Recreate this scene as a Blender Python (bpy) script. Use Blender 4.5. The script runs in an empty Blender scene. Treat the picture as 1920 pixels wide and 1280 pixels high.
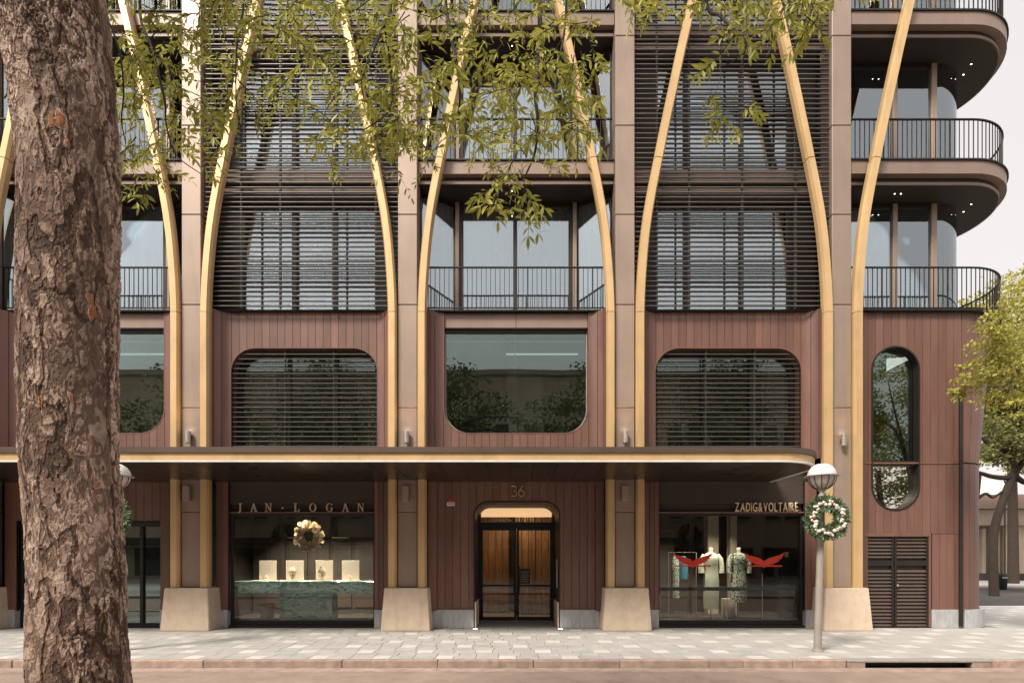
import bpy, bmesh, math, random
import numpy as np
from mathutils import Vector, Matrix
R = math.radians
random.seed(7)
rng = np.random.default_rng(7)
scene = bpy.context.scene
col = scene.collection

# ------------------------------------------------------------------ camera, sky, sun, exposure
F, D, H = 1040.0, 13.0, 1.62          # focal length in photo pixels, metres to the facade, eye height
cam_d = bpy.data.cameras.new('camera'); cam = bpy.data.objects.new('camera', cam_d); col.objects.link(cam)
cam.location = (0, -D, H); cam.rotation_euler = (R(90), 0, 0)
cam_d.sensor_width = 36; cam_d.lens = F / 1920 * 36; cam_d.shift_y = 410 / 1920; cam_d.clip_end = 3000; cam_d.clip_start = .05
scene.camera = cam
SUN_EL, SUN_AZ = R(50), R(219)
world = bpy.data.worlds.new('World'); scene.world = world; world.use_nodes = True
nt = world.node_tree; nt.nodes.clear()
sky = nt.nodes.new('ShaderNodeTexSky'); sky.sky_type = 'NISHITA'; sky.sun_disc = False
sky.sun_elevation = SUN_EL; sky.sun_rotation = SUN_AZ; sky.air_density = 1.0; sky.dust_density = 3.0; sky.ozone_density = 1.0
hsv = nt.nodes.new('ShaderNodeHueSaturation'); hsv.inputs['Saturation'].default_value = .25
b1 = nt.nodes.new('ShaderNodeBackground'); b1.inputs[1].default_value = .01
b2 = nt.nodes.new('ShaderNodeBackground'); b2.inputs[0].default_value = (1.0, .955, .935, 1); b2.inputs[1].default_value = .235
ad = nt.nodes.new('ShaderNodeAddShader'); wo = nt.nodes.new('ShaderNodeOutputWorld')
nt.links.new(sky.outputs[0], hsv.inputs['Color']); nt.links.new(hsv.outputs[0], b1.inputs[0])
nt.links.new(b1.outputs[0], ad.inputs[0]); nt.links.new(b2.outputs[0], ad.inputs[1]); nt.links.new(ad.outputs[0], wo.inputs[0])
sl = bpy.data.lights.new('sun', 'SUN'); sl.energy = 1.5; sl.angle = R(16); sl.color = (1, .92, .79)
sun = bpy.data.objects.new('sun', sl); col.objects.link(sun); sun.location = (-20, -40, 40)
sdir = Vector((math.sin(SUN_AZ) * math.cos(SUN_EL), math.cos(SUN_AZ) * math.cos(SUN_EL), math.sin(SUN_EL)))
sun.rotation_euler = (-sdir).to_track_quat('-Z', 'Y').to_euler()
vs = scene.view_settings; vs.view_transform = 'Standard'; vs.look = 'None'; vs.exposure = 1.78; vs.gamma = 1; vs.use_curve_mapping = False
scene.cycles.max_bounces = 8; scene.cycles.transparent_max_bounces = 16; scene.cycles.caustics_reflective = False; scene.cycles.caustics_refractive = False
scene.cycles.use_denoising = True

# ------------------------------------------------------------------ helpers
def PX(px, Y): return (px - 960) / F * (Y + D)
def PZ(py, Y): return H + (1050 - py) / F * (Y + D)

class M:
    def __init__(s): s.v = []; s.f = []
    def add(s, vs_, fs): o = len(s.v); s.v += [tuple(p) for p in vs_]; s.f += [tuple(i + o for i in q) for q in fs]; return s
    def box(s, x0, x1, y0, y1, z0, z1, b=0):
        lo = (min(x0, x1), min(y0, y1), min(z0, z1)); hi = (max(x0, x1), max(y0, y1), max(z0, z1))
        if not b:
            vs_ = [((lo, hi)[i & 1][0], (lo, hi)[i >> 1 & 1][1], (lo, hi)[i >> 2 & 1][2]) for i in range(8)]
            return s.add(vs_, [(0, 1, 3, 2), (4, 6, 7, 5), (0, 4, 5, 1), (2, 3, 7, 6), (0, 2, 6, 4), (1, 5, 7, 3)])
        b = min(b, *(.45 * (hi[k] - lo[k]) for k in range(3)))
        idx = {}; vs_ = []
        for c in range(8):
            sg = [(c >> k) & 1 for k in range(3)]
            for a in range(3):
                p = [(hi[k] if sg[k] else lo[k]) + (0 if k == a else (-b if sg[k] else b)) for k in range(3)]
                idx[(tuple(sg), a)] = len(vs_); vs_.append(p)
        fs = []
        for a in range(3):
            o1, o2 = [k for k in range(3) if k != a]
            for sa in (0, 1):
                q = []
                for (p1, p2) in ((0, 0), (1, 0), (1, 1), (0, 1)):
                    g = [0, 0, 0]; g[a] = sa; g[o1] = p1; g[o2] = p2; q.append(idx[(tuple(g), a)])
                fs.append(q)
        for a, b_, c in ((0, 1, 2), (0, 2, 1), (1, 2, 0)):
            for sa in (0, 1):
                for sb in (0, 1):
                    g0 = [0, 0, 0]; g0[a] = sa; g0[b_] = sb; g1 = list(g0); g1[c] = 1
                    fs.append([idx[(tuple(g0), a)], idx[(tuple(g1), a)], idx[(tuple(g1), b_)], idx[(tuple(g0), b_)]])
        for c in range(8):
            g = tuple((c >> k) & 1 for k in range(3)); fs.append([idx[(g, 0)], idx[(g, 1)], idx[(g, 2)]])
        return s.add(vs_, fs)
    def prism(s, poly, a0, a1, plane='xz'):
        n = len(poly)
        def mk(p, a): return {'xz': (p[0], a, p[1]), 'xy': (p[0], p[1], a), 'yz': (a, p[0], p[1])}[plane]
        vs_ = [mk(p, a0) for p in poly] + [mk(p, a1) for p in poly]
        fs = [tuple(range(n)), tuple(range(2 * n - 1, n - 1, -1))] + [(i, (i + 1) % n, n + (i + 1) % n, n + i) for i in range(n)]
        return s.add(vs_, fs)
    def tube(s, path, r, n=8, cap=True):
        path = [Vector(p) for p in path]; m = len(path)
        rr = r if isinstance(r, (list, tuple)) else [r] * m
        vs_ = []; a = None
        for i, p in enumerate(path):
            t = (path[min(i + 1, m - 1)] - path[max(i - 1, 0)])
            if t.length < 1e-9: t = Vector((0, 0, 1))
            t.normalize()
            if a is None:
                a = t.cross(Vector((.31, .2, .93)))
                if a.length < .1: a = t.cross(Vector((1, 0, 0)))
            else:
                a = a - t * a.dot(t)
                if a.length < 1e-4: a = t.cross(Vector((.9, .3, .1)))
            a.normalize(); b = t.cross(a)
            for k in range(n):
                w = 2 * math.pi * k / n; vs_.append(p + (a * math.cos(w) + b * math.sin(w)) * rr[i])
        fs = [(i * n + k, i * n + (k + 1) % n, (i + 1) * n + (k + 1) % n, (i + 1) * n + k) for i in range(m - 1) for k in range(n)]
        if cap: fs += [tuple(range(n)), tuple(range((m - 1) * n, m * n))]
        return s.add(vs_, fs)
    def lathe(s, prof, c=(0, 0, 0), n=20, sx=1, sy=1):
        vs_ = [(c[0] + r * math.cos(2 * math.pi * k / n) * sx, c[1] + r * math.sin(2 * math.pi * k / n) * sy, c[2] + z) for r, z in prof for k in range(n)]
        m = len(prof)
        fs = [(i * n + k, i * n + (k + 1) % n, (i + 1) * n + (k + 1) % n, (i + 1) * n + k) for i in range(m - 1) for k in range(n)]
        return s.add(vs_, fs + [tuple(range(n)), tuple(range((m - 1) * n, m * n))])
    def sweep(s, path, prof):           # path in the XZ plane, prof = (across, y)
        vs_ = []; n = len(prof); m = len(path)
        for i, p in enumerate(path):
            a = path[max(i - 1, 0)]; b = path[min(i + 1, m - 1)]
            tx, tz = b[0] - a[0], b[1] - a[1]; l = math.hypot(tx, tz); nx, nz = tz / l, -tx / l
            vs_ += [(p[0] + nx * u, y, p[1] + nz * u) for u, y in prof]
        fs = [(i * n + k, i * n + (k + 1) % n, (i + 1) * n + (k + 1) % n, (i + 1) * n + k) for i in range(m - 1) for k in range(n)]
        return s.add(vs_, fs + [tuple(range(n)), tuple(range((m - 1) * n, m * n))])
    def ribbon(s, plan, z0, z1, t):     # wall of thickness t along a plan polyline (x, y), to its left-hand normal
        m = len(plan); off = []
        for i, p in enumerate(plan):
            a = plan[max(i - 1, 0)]; b = plan[min(i + 1, m - 1)]
            tx, ty = b[0] - a[0], b[1] - a[1]; l = math.hypot(tx, ty); off.append((p[0] - ty / l * t, p[1] + tx / l * t))
        vs_ = [];
        for p, q in zip(plan, off): vs_ += [(p[0], p[1], z0), (p[0], p[1], z1), (q[0], q[1], z1), (q[0], q[1], z0)]
        fs = [(i * 4 + k, i * 4 + (k + 1) % 4, (i + 1) * 4 + (k + 1) % 4, (i + 1) * 4 + k) for i in range(m - 1) for k in range(4)]
        return s.add(vs_, fs + [(0, 1, 2, 3), tuple((m - 1) * 4 + k for k in range(4))])
    def mesh(s, name, mat, smooth=0):
        me = bpy.data.meshes.new(name); me.from_pydata(s.v, [], s.f)
        bm = bmesh.new(); bm.from_mesh(me); bmesh.ops.recalc_face_normals(bm, faces=bm.faces)
        if smooth:
            for f in bm.faces: f.smooth = True
            for e in bm.edges:
                if len(e.link_faces) == 2 and e.calc_face_angle(0) > R(smooth): e.smooth = False
        bm.to_mesh(me); bm.free()
        if mat: me.materials.append(mat)
        return me

WM = {}
def link(o, parent, mat4):
    col.objects.link(o); mat4 = mat4 or Matrix()
    if parent is not None:
        o.parent = parent; o.matrix_parent_inverse = WM[parent.name].inverted()
    o.matrix_basis = mat4; WM[o.name] = mat4.copy(); return o
def part(name, m, mat, parent, at=None, smooth=0):
    me = m.mesh(name, mat, smooth) if isinstance(m, M) else m
    o = bpy.data.objects.new(name, me)
    if at is not None and not isinstance(at, Matrix): at = Matrix.Translation(at)
    return link(o, parent, at)
def tag(o, label=None, cat=None, group=None, kind=None):
    if label: o['label'] = label
    if cat: o['category'] = cat
    if group: o['group'] = group
    if kind: o['kind'] = kind
    return o
def thing(name, loc, label, cat, group=None):
    o = bpy.data.objects.new(name, None); o.empty_display_size = .2
    link(o, None, Matrix.Translation(loc)); return tag(o, label, cat, group)
T = Matrix.Translation
def RZ(a): return Matrix.Rotation(a, 4, 'Z')

# ------------------------------------------------------------------ materials
MAT = {}
def mat(name, c, rough=.5, metal=0, var=.12, scale=3., bump=0., bscale=60., rand=.0, spec=.5, trans=0, stretch=(1, 1, 1), c2=None, dirt=0., coat=0.):
    m = bpy.data.materials.new(name); m.use_nodes = True; t = m.node_tree; p = t.nodes['Principled BSDF']
    N = t.nodes.new; L = t.links.new
    p.inputs['Roughness'].default_value = rough; p.inputs['Metallic'].default_value = metal; p.inputs['Specular IOR Level'].default_value = spec
    if coat: p.inputs['Coat Weight'].default_value = coat; p.inputs['Coat Roughness'].default_value = .25
    tc = N('ShaderNodeNewGeometry'); mp = N('ShaderNodeMapping'); mp.inputs['Scale'].default_value = stretch
    L(tc.outputs['Position'], mp.inputs['Vector'])
    nz = N('ShaderNodeTexNoise'); nz.inputs['Scale'].default_value = scale; nz.inputs['Detail'].default_value = 6; nz.inputs['Roughness'].default_value = .6
    L(mp.outputs[0], nz.inputs['Vector'])
    mx = N('ShaderNodeMix'); mx.data_type = 'RGBA'
    a = c2 or tuple(x * (1 - var) for x in c); b = tuple(x * (1 + var) for x in c) if c2 is None else c
    mx.inputs[6].default_value = (*a, 1); mx.inputs[7].default_value = (*b, 1)
    cr = N('ShaderNodeMapRange'); cr.inputs[1].default_value = .32; cr.inputs[2].default_value = .68
    L(nz.outputs['Fac'], cr.inputs[0]); L(cr.outputs[0], mx.inputs[0]); out = mx.outputs[2]
    if rand:
        oi = N('ShaderNodeObjectInfo'); mr = N('ShaderNodeMapRange'); mr.inputs[3].default_value = 1 - rand; mr.inputs[4].default_value = 1 + rand
        L(oi.outputs['Random'], mr.inputs[0]); mm = N('ShaderNodeMix'); mm.data_type = 'RGBA'; mm.blend_type = 'MULTIPLY'; mm.inputs[0].default_value = 1
        L(out, mm.inputs[6]); L(mr.outputs[0], mm.inputs[7]); out = mm.outputs[2]
    if dirt:
        n2 = N('ShaderNodeTexNoise'); n2.inputs['Scale'].default_value = 1.1; n2.inputs['Detail'].default_value = 8; n2.inputs['Roughness'].default_value = .7
        mp2 = N('ShaderNodeMapping'); mp2.inputs['Scale'].default_value = (3, 3, .35); L(tc.outputs['Position'], mp2.inputs[0]); L(mp2.outputs[0], n2.inputs['Vector'])
        r2 = N('ShaderNodeMapRange'); r2.inputs[1].default_value = .5; r2.inputs[2].default_value = .75; r2.inputs[3].default_value = 1; r2.inputs[4].default_value = 1 - dirt
        L(n2.outputs['Fac'], r2.inputs[0]); mm = N('ShaderNodeMix'); mm.data_type = 'RGBA'; mm.blend_type = 'MULTIPLY'; mm.inputs[0].default_value = 1
        L(out, mm.inputs[6]); L(r2.outputs[0], mm.inputs[7]); out = mm.outputs[2]
    L(out, p.inputs['Base Color'])
    dv = .08 if rough > .12 else 0
    rr = N('ShaderNodeMapRange'); rr.inputs[3].default_value = max(rough - dv, .0); rr.inputs[4].default_value = min(rough + dv, 1); L(nz.outputs['Fac'], rr.inputs[0]); L(rr.outputs[0], p.inputs['Roughness'])
    if bump:
        n3 = N('ShaderNodeTexNoise'); n3.inputs['Scale'].default_value = bscale; n3.inputs['Detail'].default_value = 4
        L(mp.outputs[0], n3.inputs['Vector']); bp = N('ShaderNodeBump'); bp.inputs['Strength'].default_value = bump; bp.inputs['Distance'].default_value = .02
        L(n3.outputs['Fac'], bp.inputs['Height']); L(bp.outputs[0], p.inputs['Normal'])
    if trans:
        tb = N('ShaderNodeBsdfTranslucent'); ms = N('ShaderNodeMixShader'); ms.inputs[0].default_value = trans
        L(out, tb.inputs[0]); L(p.outputs[0], ms.inputs[1]); L(tb.outputs[0], ms.inputs[2]); L(ms.outputs[0], t.nodes['Material Output'].inputs[0])
    MAT[name] = m; return m
def glass(name, tint, refl, rcol=(.9, .95, .96), wav=.0):
    m = bpy.data.materials.new(name); m.use_nodes = True; t = m.node_tree; t.nodes.clear(); N = t.nodes.new; L = t.links.new
    tr = N('ShaderNodeBsdfTransparent'); tr.inputs[0].default_value = (*tint, 1)
    gl = N('ShaderNodeBsdfGlossy'); gl.inputs[0].default_value = (*rcol, 1); gl.inputs[1].default_value = .0
    fr = N('ShaderNodeFresnel'); fr.inputs[0].default_value = 1.5; mr = N('ShaderNodeMapRange')
    mr.inputs[1].default_value = .04; mr.inputs[2].default_value = 1; mr.inputs[3].default_value = refl; mr.inputs[4].default_value = 1
    L(fr.outputs[0], mr.inputs[0]); ms = N('ShaderNodeMixShader'); L(mr.outputs[0], ms.inputs[0]); L(tr.outputs[0], ms.inputs[1]); L(gl.outputs[0], ms.inputs[2])
    if wav:
        g = N('ShaderNodeNewGeometry'); nz = N('ShaderNodeTexNoise'); nz.inputs['Scale'].default_value = .9; nz.inputs['Detail'].default_value = 1
        L(g.outputs['Position'], nz.inputs['Vector']); bp = N('ShaderNodeBump'); bp.inputs['Strength'].default_value = wav; bp.inputs['Distance'].default_value = .05
        L(nz.outputs['Fac'], bp.inputs['Height']); L(bp.outputs[0], gl.inputs['Normal'])
    o = N('ShaderNodeOutputMaterial'); L(ms.outputs[0], o.inputs[0]); MAT[name] = m; return m
def emit(name, c, s):
    m = bpy.data.materials.new(name); m.use_nodes = True; p = m.node_tree.nodes['Principled BSDF']
    p.inputs['Base Color'].default_value = (*c, 1); p.inputs['Emission Color'].default_value = (*c, 1); p.inputs['Emission Strength'].default_value = s
    MAT[name] = m; return m

mat('gold', (.66, .445, .225), .42, .25, .08, 1.3, .03, 200, .06, dirt=.2)
mat('bronze_panel', (.345, .258, .208), .45, .25, .09, .9, .02, 150, .07, dirt=.18)
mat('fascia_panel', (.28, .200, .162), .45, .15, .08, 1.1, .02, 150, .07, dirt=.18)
mat('lip', (.10, .07, .055), .5, .2, .1, 2)
mat('plank', (.182, .093, .071), .46, .05, .12, 1.4, .05, 220, .16, stretch=(3, 3, .5), dirt=.22)
mat('dark_metal', (.027, .021, .018), .45, .3, .15, 4, .02, 150, .05)
mat('louvre', (.145, .132, .124), .42, .4, .12, 3, .0, 100, .10)
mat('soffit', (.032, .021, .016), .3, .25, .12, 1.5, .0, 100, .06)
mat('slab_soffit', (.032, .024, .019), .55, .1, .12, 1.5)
mat('black', (.012, .011, .011), .6, 0, .2)
mat('sandstone', (.72, .575, .44), .85, 0, .10, 5, .25, 90, .04, c2=(.61, .485, .37), dirt=.22)
mat('marble_grey', (.52, .52, .53), .5, 0, .2, 7, .05, 60, .06, stretch=(3, 3, .6), c2=(.36, .36, .38))
mat('paver', (.405, .385, .368), .8, 0, .10, 3, .2, 120, .05, dirt=.16)
mat('paver_light', (.56, .53, .50), .8, 0, .10, 7, .2, 120, .06)
mat('mortar', (.30, .275, .255), .95, 0, .15, 20, .2, 100)
mat('kerb', (.44, .325, .27), .85, 0, .15, 6, .3, 80, .12, c2=(.28, .205, .17), dirt=.3)
mat('asphalt', (.37, .275, .228), .9, 0, .12, 2.2, .5, 260, c2=(.28, .205, .17), dirt=.3)
mat('dark_asphalt', (.06, .055, .05), .9, 0, .15, 2, .4, 200)
mat('ground', (.16, .14, .12), .95, 0, .2, 2, .2, 50)
mat('curtain', (.84, .85, .85), .9, 0, .05, 3, trans=.35)
mat('curtain_warm', (.40, .36, .30), .9, 0, .1, 3, trans=.3)
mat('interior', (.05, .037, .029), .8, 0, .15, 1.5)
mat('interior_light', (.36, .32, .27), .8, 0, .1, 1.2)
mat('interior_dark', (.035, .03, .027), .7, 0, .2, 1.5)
mat('timber', (.30, .175, .09), .45, 0, .3, 2.2, .1, 40, .12, c2=(.16, .085, .042), stretch=(6, 6, .8))
mat('white_wall', (.6, .58, .54), .8, 0, .08, 2)
mat('chrome', (.78, .72, .62), .015, 1, .02)
mat('steel', (.42, .38, .34), .5, .6, .12, 8)
mat('pole', (.34, .30, .26), .6, .2, .12, 5, .1, 80, dirt=.2)
mat('cream', (.66, .61, .52), .7, 0, .05, 6)
mat('pearl', (.75, .66, .55), .35, .1, .1, 20)
mat('sign_gold', (.62, .47, .33), .4, .1, .05, 6)
mat('sign_cream', (.80, .62, .40), .45, .2, .05, 6)
mat('red_vinyl', (.62, .035, .015), .5, 0, .05, 6)
mat('sign_red', (.5, .03, .02), .5)
mat('white_paint', (.72, .70, .68), .5)
mat('mint', (.62, .69, .57), .85, 0, .06, 12, .1, 150)
mat('blue_cloth', (.06, .20, .30), .85, 0, .15, 10)
mat('black_cloth', (.008, .008, .010), .9, 0, .2, 10)
mat('leaf', (.46, .43, .085), .5, 0, .25, 1.6, 0, 60, .18, trans=.35, c2=(.23, .24, .045))
mat('leaf_yellow', (.52, .47, .115), .5, 0, .2, 1.2, trans=.35, c2=(.36, .35, .08))
mat('leaf_mid', (.24, .235, .07), .55, 0, .3, 1.0, trans=.3, c2=(.12, .125, .04))
mat('leaf_dark', (.13, .15, .04), .55, 0, .3, 1.0, trans=.3, c2=(.065, .085, .025))
mat('twig', (.035, .026, .02), .85, 0, .2, 20)
mat('bark_dark', (.048, .033, .025), .9, 0, .3, 8, .6, 30, stretch=(2, 2, .5))
mat('needle', (.06, .115, .045), .6, 0, .35, 14, rand=.2)
mat('needle_pale', (.19, .24, .14), .6, 0, .3, 14)
mat('ornament', (.72, .56, .44), .28, .55, .2, 9, rand=.2)
mat('ornament_white', (.75, .70, .64), .3, .1, .1, 9)
mat('blossom', (.78, .66, .48), .7, 0, .25, 14, rand=.25, trans=.2)
mat('blossom_leaf', (.22, .17, .06), .6, 0, .3, 14)
mat('far_wall', (.46, .36, .27), .85, 0, .1, .4, .1, 20, dirt=.15)
mat('far_trim', (.34, .28, .23), .85, 0, .1, .6)
mat('roof_tile', (.20, .12, .085), .85, 0, .2, 3)
glass('pane_sky', (.93, .96, .97), .31, (.86, .94, .98), .05)
glass('pane_dark', (.80, .87, .83), .12, (.85, .95, .92), .02)
glass('pane_shop', (.94, .94, .92), .032, (.9, .92, .9), .01)
emit('lamp_warm', (1, .72, .42), 14); emit('lamp_white', (1, .93, .82), 4); emit('lamp_glow', (1, .62, .33), .28)
emit('added_cool_glow', (.85, 1, .95), .14)

def special():
    # green marble with flowing veins
    m = mat('green_marble', (.1, .22, .2), .18, 0); t = m.node_tree; N = t.nodes.new; L = t.links.new; p = t.nodes['Principled BSDF']
    g = N('ShaderNodeNewGeometry'); mp = N('ShaderNodeMapping'); mp.inputs['Scale'].default_value = (.8, .8, 2.2); L(g.outputs['Position'], mp.inputs[0])
    n = N('ShaderNodeTexNoise'); n.inputs['Scale'].default_value = 1.6; n.inputs['Detail'].default_value = 7; n.inputs['Roughness'].default_value = .62; n.inputs['Distortion'].default_value = 2.2
    L(mp.outputs[0], n.inputs['Vector']); cr = N('ShaderNodeValToRGB'); L(n.outputs['Fac'], cr.inputs[0])
    e = cr.color_ramp.elements; e[0].position = .25; e[0].color = (.05, .14, .135, 1); e[1].position = .8; e[1].color = (.36, .62, .57, 1)
    for ps, c in ((.42, (.13, .33, .31, 1)), (.5, (.58, .80, .74, 1)), (.55, (.16, .38, .37, 1)), (.66, (.40, .66, .64, 1))):
        k = e.new(ps); k.color = c
    L(cr.outputs[0], p.inputs['Base Color'])
    # printed dress
    m = mat('print_cloth', (.4, .45, .4), .9); t = m.node_tree; N = t.nodes.new; L = t.links.new; p = t.nodes['Principled BSDF']
    g = N('ShaderNodeNewGeometry'); n = N('ShaderNodeTexNoise'); n.inputs['Scale'].default_value = 26; n.inputs['Detail'].default_value = 3; L(g.outputs['Position'], n.inputs['Vector'])
    cr = N('ShaderNodeValToRGB'); cr.color_ramp.interpolation = 'CONSTANT'; L(n.outputs['Fac'], cr.inputs[0]); e = cr.color_ramp.elements
    e[0].color = (.05, .08, .06, 1); e[1].position = .47; e[1].color = (.55, .62, .53, 1); k = e.new(.55); k.color = (.14, .20, .14, 1); k = e.new(.60); k.color = (.52, .58, .48, 1)
    L(cr.outputs[0], p.inputs['Base Color'])
    # flaking bark: plate id and depth come with the mesh
    m = mat('bark', (.25, .19, .15), .88); t = m.node_tree; N = t.nodes.new; L = t.links.new; p = t.nodes['Principled BSDF']
    a = N('ShaderNodeAttribute'); a.attribute_name = 'plate'; cr = N('ShaderNodeValToRGB'); L(a.outputs['Fac'], cr.inputs[0]); e = cr.color_ramp.elements
    e[0].color = (.055, .030, .020, 1); e[1].position = 1; e[1].color = (.30, .12, .05, 1)
    for ps, c in ((.20, (.105, .060, .041, 1)), (.42, (.175, .110, .078, 1)), (.56, (.30, .205, .155, 1)), (.72, (.42, .30, .235, 1)), (.94, (.54, .41, .335, 1)), (.955, (.54, .41, .335, 1)), (.97, (.33, .13, .055, 1))):
        k = e.new(ps); k.color = c
    g = N('ShaderNodeNewGeometry'); n = N('ShaderNodeTexNoise'); n.inputs['Scale'].default_value = 22; n.inputs['Detail'].default_value = 8; n.inputs['Roughness'].default_value = .7
    L(g.outputs['Position'], n.inputs['Vector']); mr = N('ShaderNodeMapRange'); mr.inputs[1].default_value = .3; mr.inputs[2].default_value = .7; mr.inputs[3].default_value = .62; mr.inputs[4].default_value = 1.25; L(n.outputs['Fac'], mr.inputs[0])
    mm = N('ShaderNodeMix'); mm.data_type = 'RGBA'; mm.blend_type = 'MULTIPLY'; mm.inputs[0].default_value = 1; L(cr.outputs[0], mm.inputs[6]); L(mr.outputs[0], mm.inputs[7]); L(mm.outputs[2], p.inputs['Base Color'])
    n3 = N('ShaderNodeTexNoise'); n3.inputs['Scale'].default_value = 70; n3.inputs['Detail'].default_value = 5; L(g.outputs['Position'], n3.inputs['Vector'])
    bp = N('ShaderNodeBump'); bp.inputs['Strength'].default_value = .45; bp.inputs['Distance'].default_value = .01; L(n3.outputs['Fac'], bp.inputs['Height']); L(bp.outputs[0], p.inputs['Normal'])
    # lamp bowl: milky glass
    m = mat('opal', (.80, .74, .70), .35, trans=.4)
special()

# ------------------------------------------------------------------ setting: ground, road, pavement
KY = -4.02                                     # kerb line
tag(part('ground', M().box(-900, 900, -900, 900, -.5, -.16), MAT['ground'], None), kind='structure')
tag(part('road', M().box(-120, 120, -60, KY + .01, -.15, -.12), MAT['asphalt'], None), kind='structure')
pav = tag(part('pavement', M().box(-60, 70, KY + .16, 6.8, -.15, -.028), MAT['mortar'], None), kind='structure')
tag(part('back_road', M().box(11.7, 90, 6.81, 22, -.15, -.11), MAT['dark_asphalt'], None), kind='structure')
tag(part('far_pavement', M().box(11.7, 90, 22.01, 60, -.15, .0), MAT['paver'], None), kind='structure')
fk = tag(part('pavement_edge', M().box(11.7, 90, 6.55, 6.80, -.1495, .003, .01), MAT['paver_light'], None), kind='structure')
# pavers: rows 0.3 m deep, one pale stone in about every metre
cand = []
y = KY + .165; row = 0
while y < 6.5:
    x = -17 + ((row // 2) * .62 + (row % 2) * .33) % 1.05 + random.uniform(-.08, .08)
    while x < 22:
        for k, w in enumerate((.30, .375, .375)):
            xm = x + w / 2; d_ = D + y + .15
            inb = False
            if y > -.45:
                inb = xm < 11.75 and not (abs(xm) < .95 and y < 2.2)
                if y <= .30 and not inb: inb = False
                if y < .25: inb = False
            if not inb and abs(xm) * F / d_ < 1000: cand.append((y, xm, w, k == 0 and row % 2 == 0 and random.random() < .92))
            x += w
    y += .30; row += 1
pm = {}
for w in (.30, .375):
    for lt in (0, 1):
        pm[(w, lt)] = M().box(-w / 2 + .004, w / 2 - .004, -.146, .146, -.029, 0, .004).mesh('paver', MAT['paver_light' if lt else 'paver'])
cand.sort(); rest = M(); restl = M()
for i, (y, xm, w, lt) in enumerate(cand):
    dz = random.uniform(-.0015, .0015)
    if i < 300: part('paver', pm[(w, int(lt))], None, pav, (xm, y + .15, dz))
    else: (restl if lt else rest).box(xm - w / 2 + .004, xm + w / 2 - .004, y + .004, y + .296, -.029, dz, .004)
tag(part('paver', rest, MAT['paver'], pav), kind='stuff'); tag(part('paver', restl, MAT['paver_light'], pav), kind='stuff')
# kerb stones
kerb = tag(part('kerb', M().box(-60, 5.40, KY + .02, KY + .15, -.149, -.03).box(7.8, 60, KY + .02, KY + .15, -.149, -.03), MAT['mortar'], None), kind='structure')
kx = [-12.6, -11.1, -9.4, -8.1, -6.6, -5.0, -2.75, -1.2, .35, 1.75, 3.2, 3.75, 4.55, 5.42]
for a, b in zip(kx[:-1], kx[1:]):
    part('kerb_stone', M().box(a + .005, b - .005, KY + random.uniform(-.006, .006), KY + .16, -.13, .004 + random.uniform(-.004, .004), .012), MAT['kerb'], kerb)
for a, b in ((7.78, 8.9), (8.9, 10.1), (10.1, 11.4), (11.4, 12.7)):
    part('kerb_stone', M().box(a + .005, b - .005, KY, KY + .16, -.13, .004, .012), MAT['kerb'], kerb)
gut = tag(part('gutter', M().box(-60, 60, KY - .30, KY - .012, -.1235, -.1165), MAT['kerb'], None), kind='structure')
dr = thing('storm_drain', (6.6, KY, -.12), 'long dark storm drain slot in the kerb under a stone lintel', 'drain')
part('lintel', M().box(5.43, 7.77, KY - .015, KY + .20, -.032, .008, .008), MAT['mortar'], dr)
for a, b in ((5.43, 5.72), (7.45, 7.77)): part('side_block', M().box(a, b, KY - .01, KY + .16, -.13, -.034, .01), MAT['kerb'], dr)
part('pit', M().box(5.6, 7.6, KY + .14, KY + .155, -.149, -.04), MAT['black'], dr)
part('pit_floor', M().box(5.73, 7.44, KY - .005, KY + .14, -.149, -.117), MAT['black'], dr)

# ------------------------------------------------------------------ the building
B = thing('clad_building', (0, .5, 0), 'bronze clad multi storey building with gold ribs, louvred bays and rounded corner balconies', 'building')
COLX = [-12.62, -7.52, -2.45, 2.65, 7.73]
YW = .30                                        # face of the plank walls
ZF = [7.6, 11.09, 14.61, 18.1]                    # floor levels above the first floor
def bevel_poly(x0, x1, z0, z1): return [(x0, z0), (x1, z0), (x1, z1), (x0, z1)]
# shell: floors, back wall, so that rooms are rooms
shell = M()
for z in (7.40, 10.70, 14.22, 17.9): shell.box(-16, 10.75, .97, 4.6, z, z + .12)
shell.box(-16, 10.6, 4.6, 4.8, -.1, 18.0)
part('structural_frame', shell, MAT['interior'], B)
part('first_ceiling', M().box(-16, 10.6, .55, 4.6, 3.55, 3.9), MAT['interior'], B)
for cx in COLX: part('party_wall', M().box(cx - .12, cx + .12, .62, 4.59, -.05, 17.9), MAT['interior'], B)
part('flank_wall', M().box(11.25, 11.42, 1.5, 4.7, -.1, 7.3), MAT['plank'], B)

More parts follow.
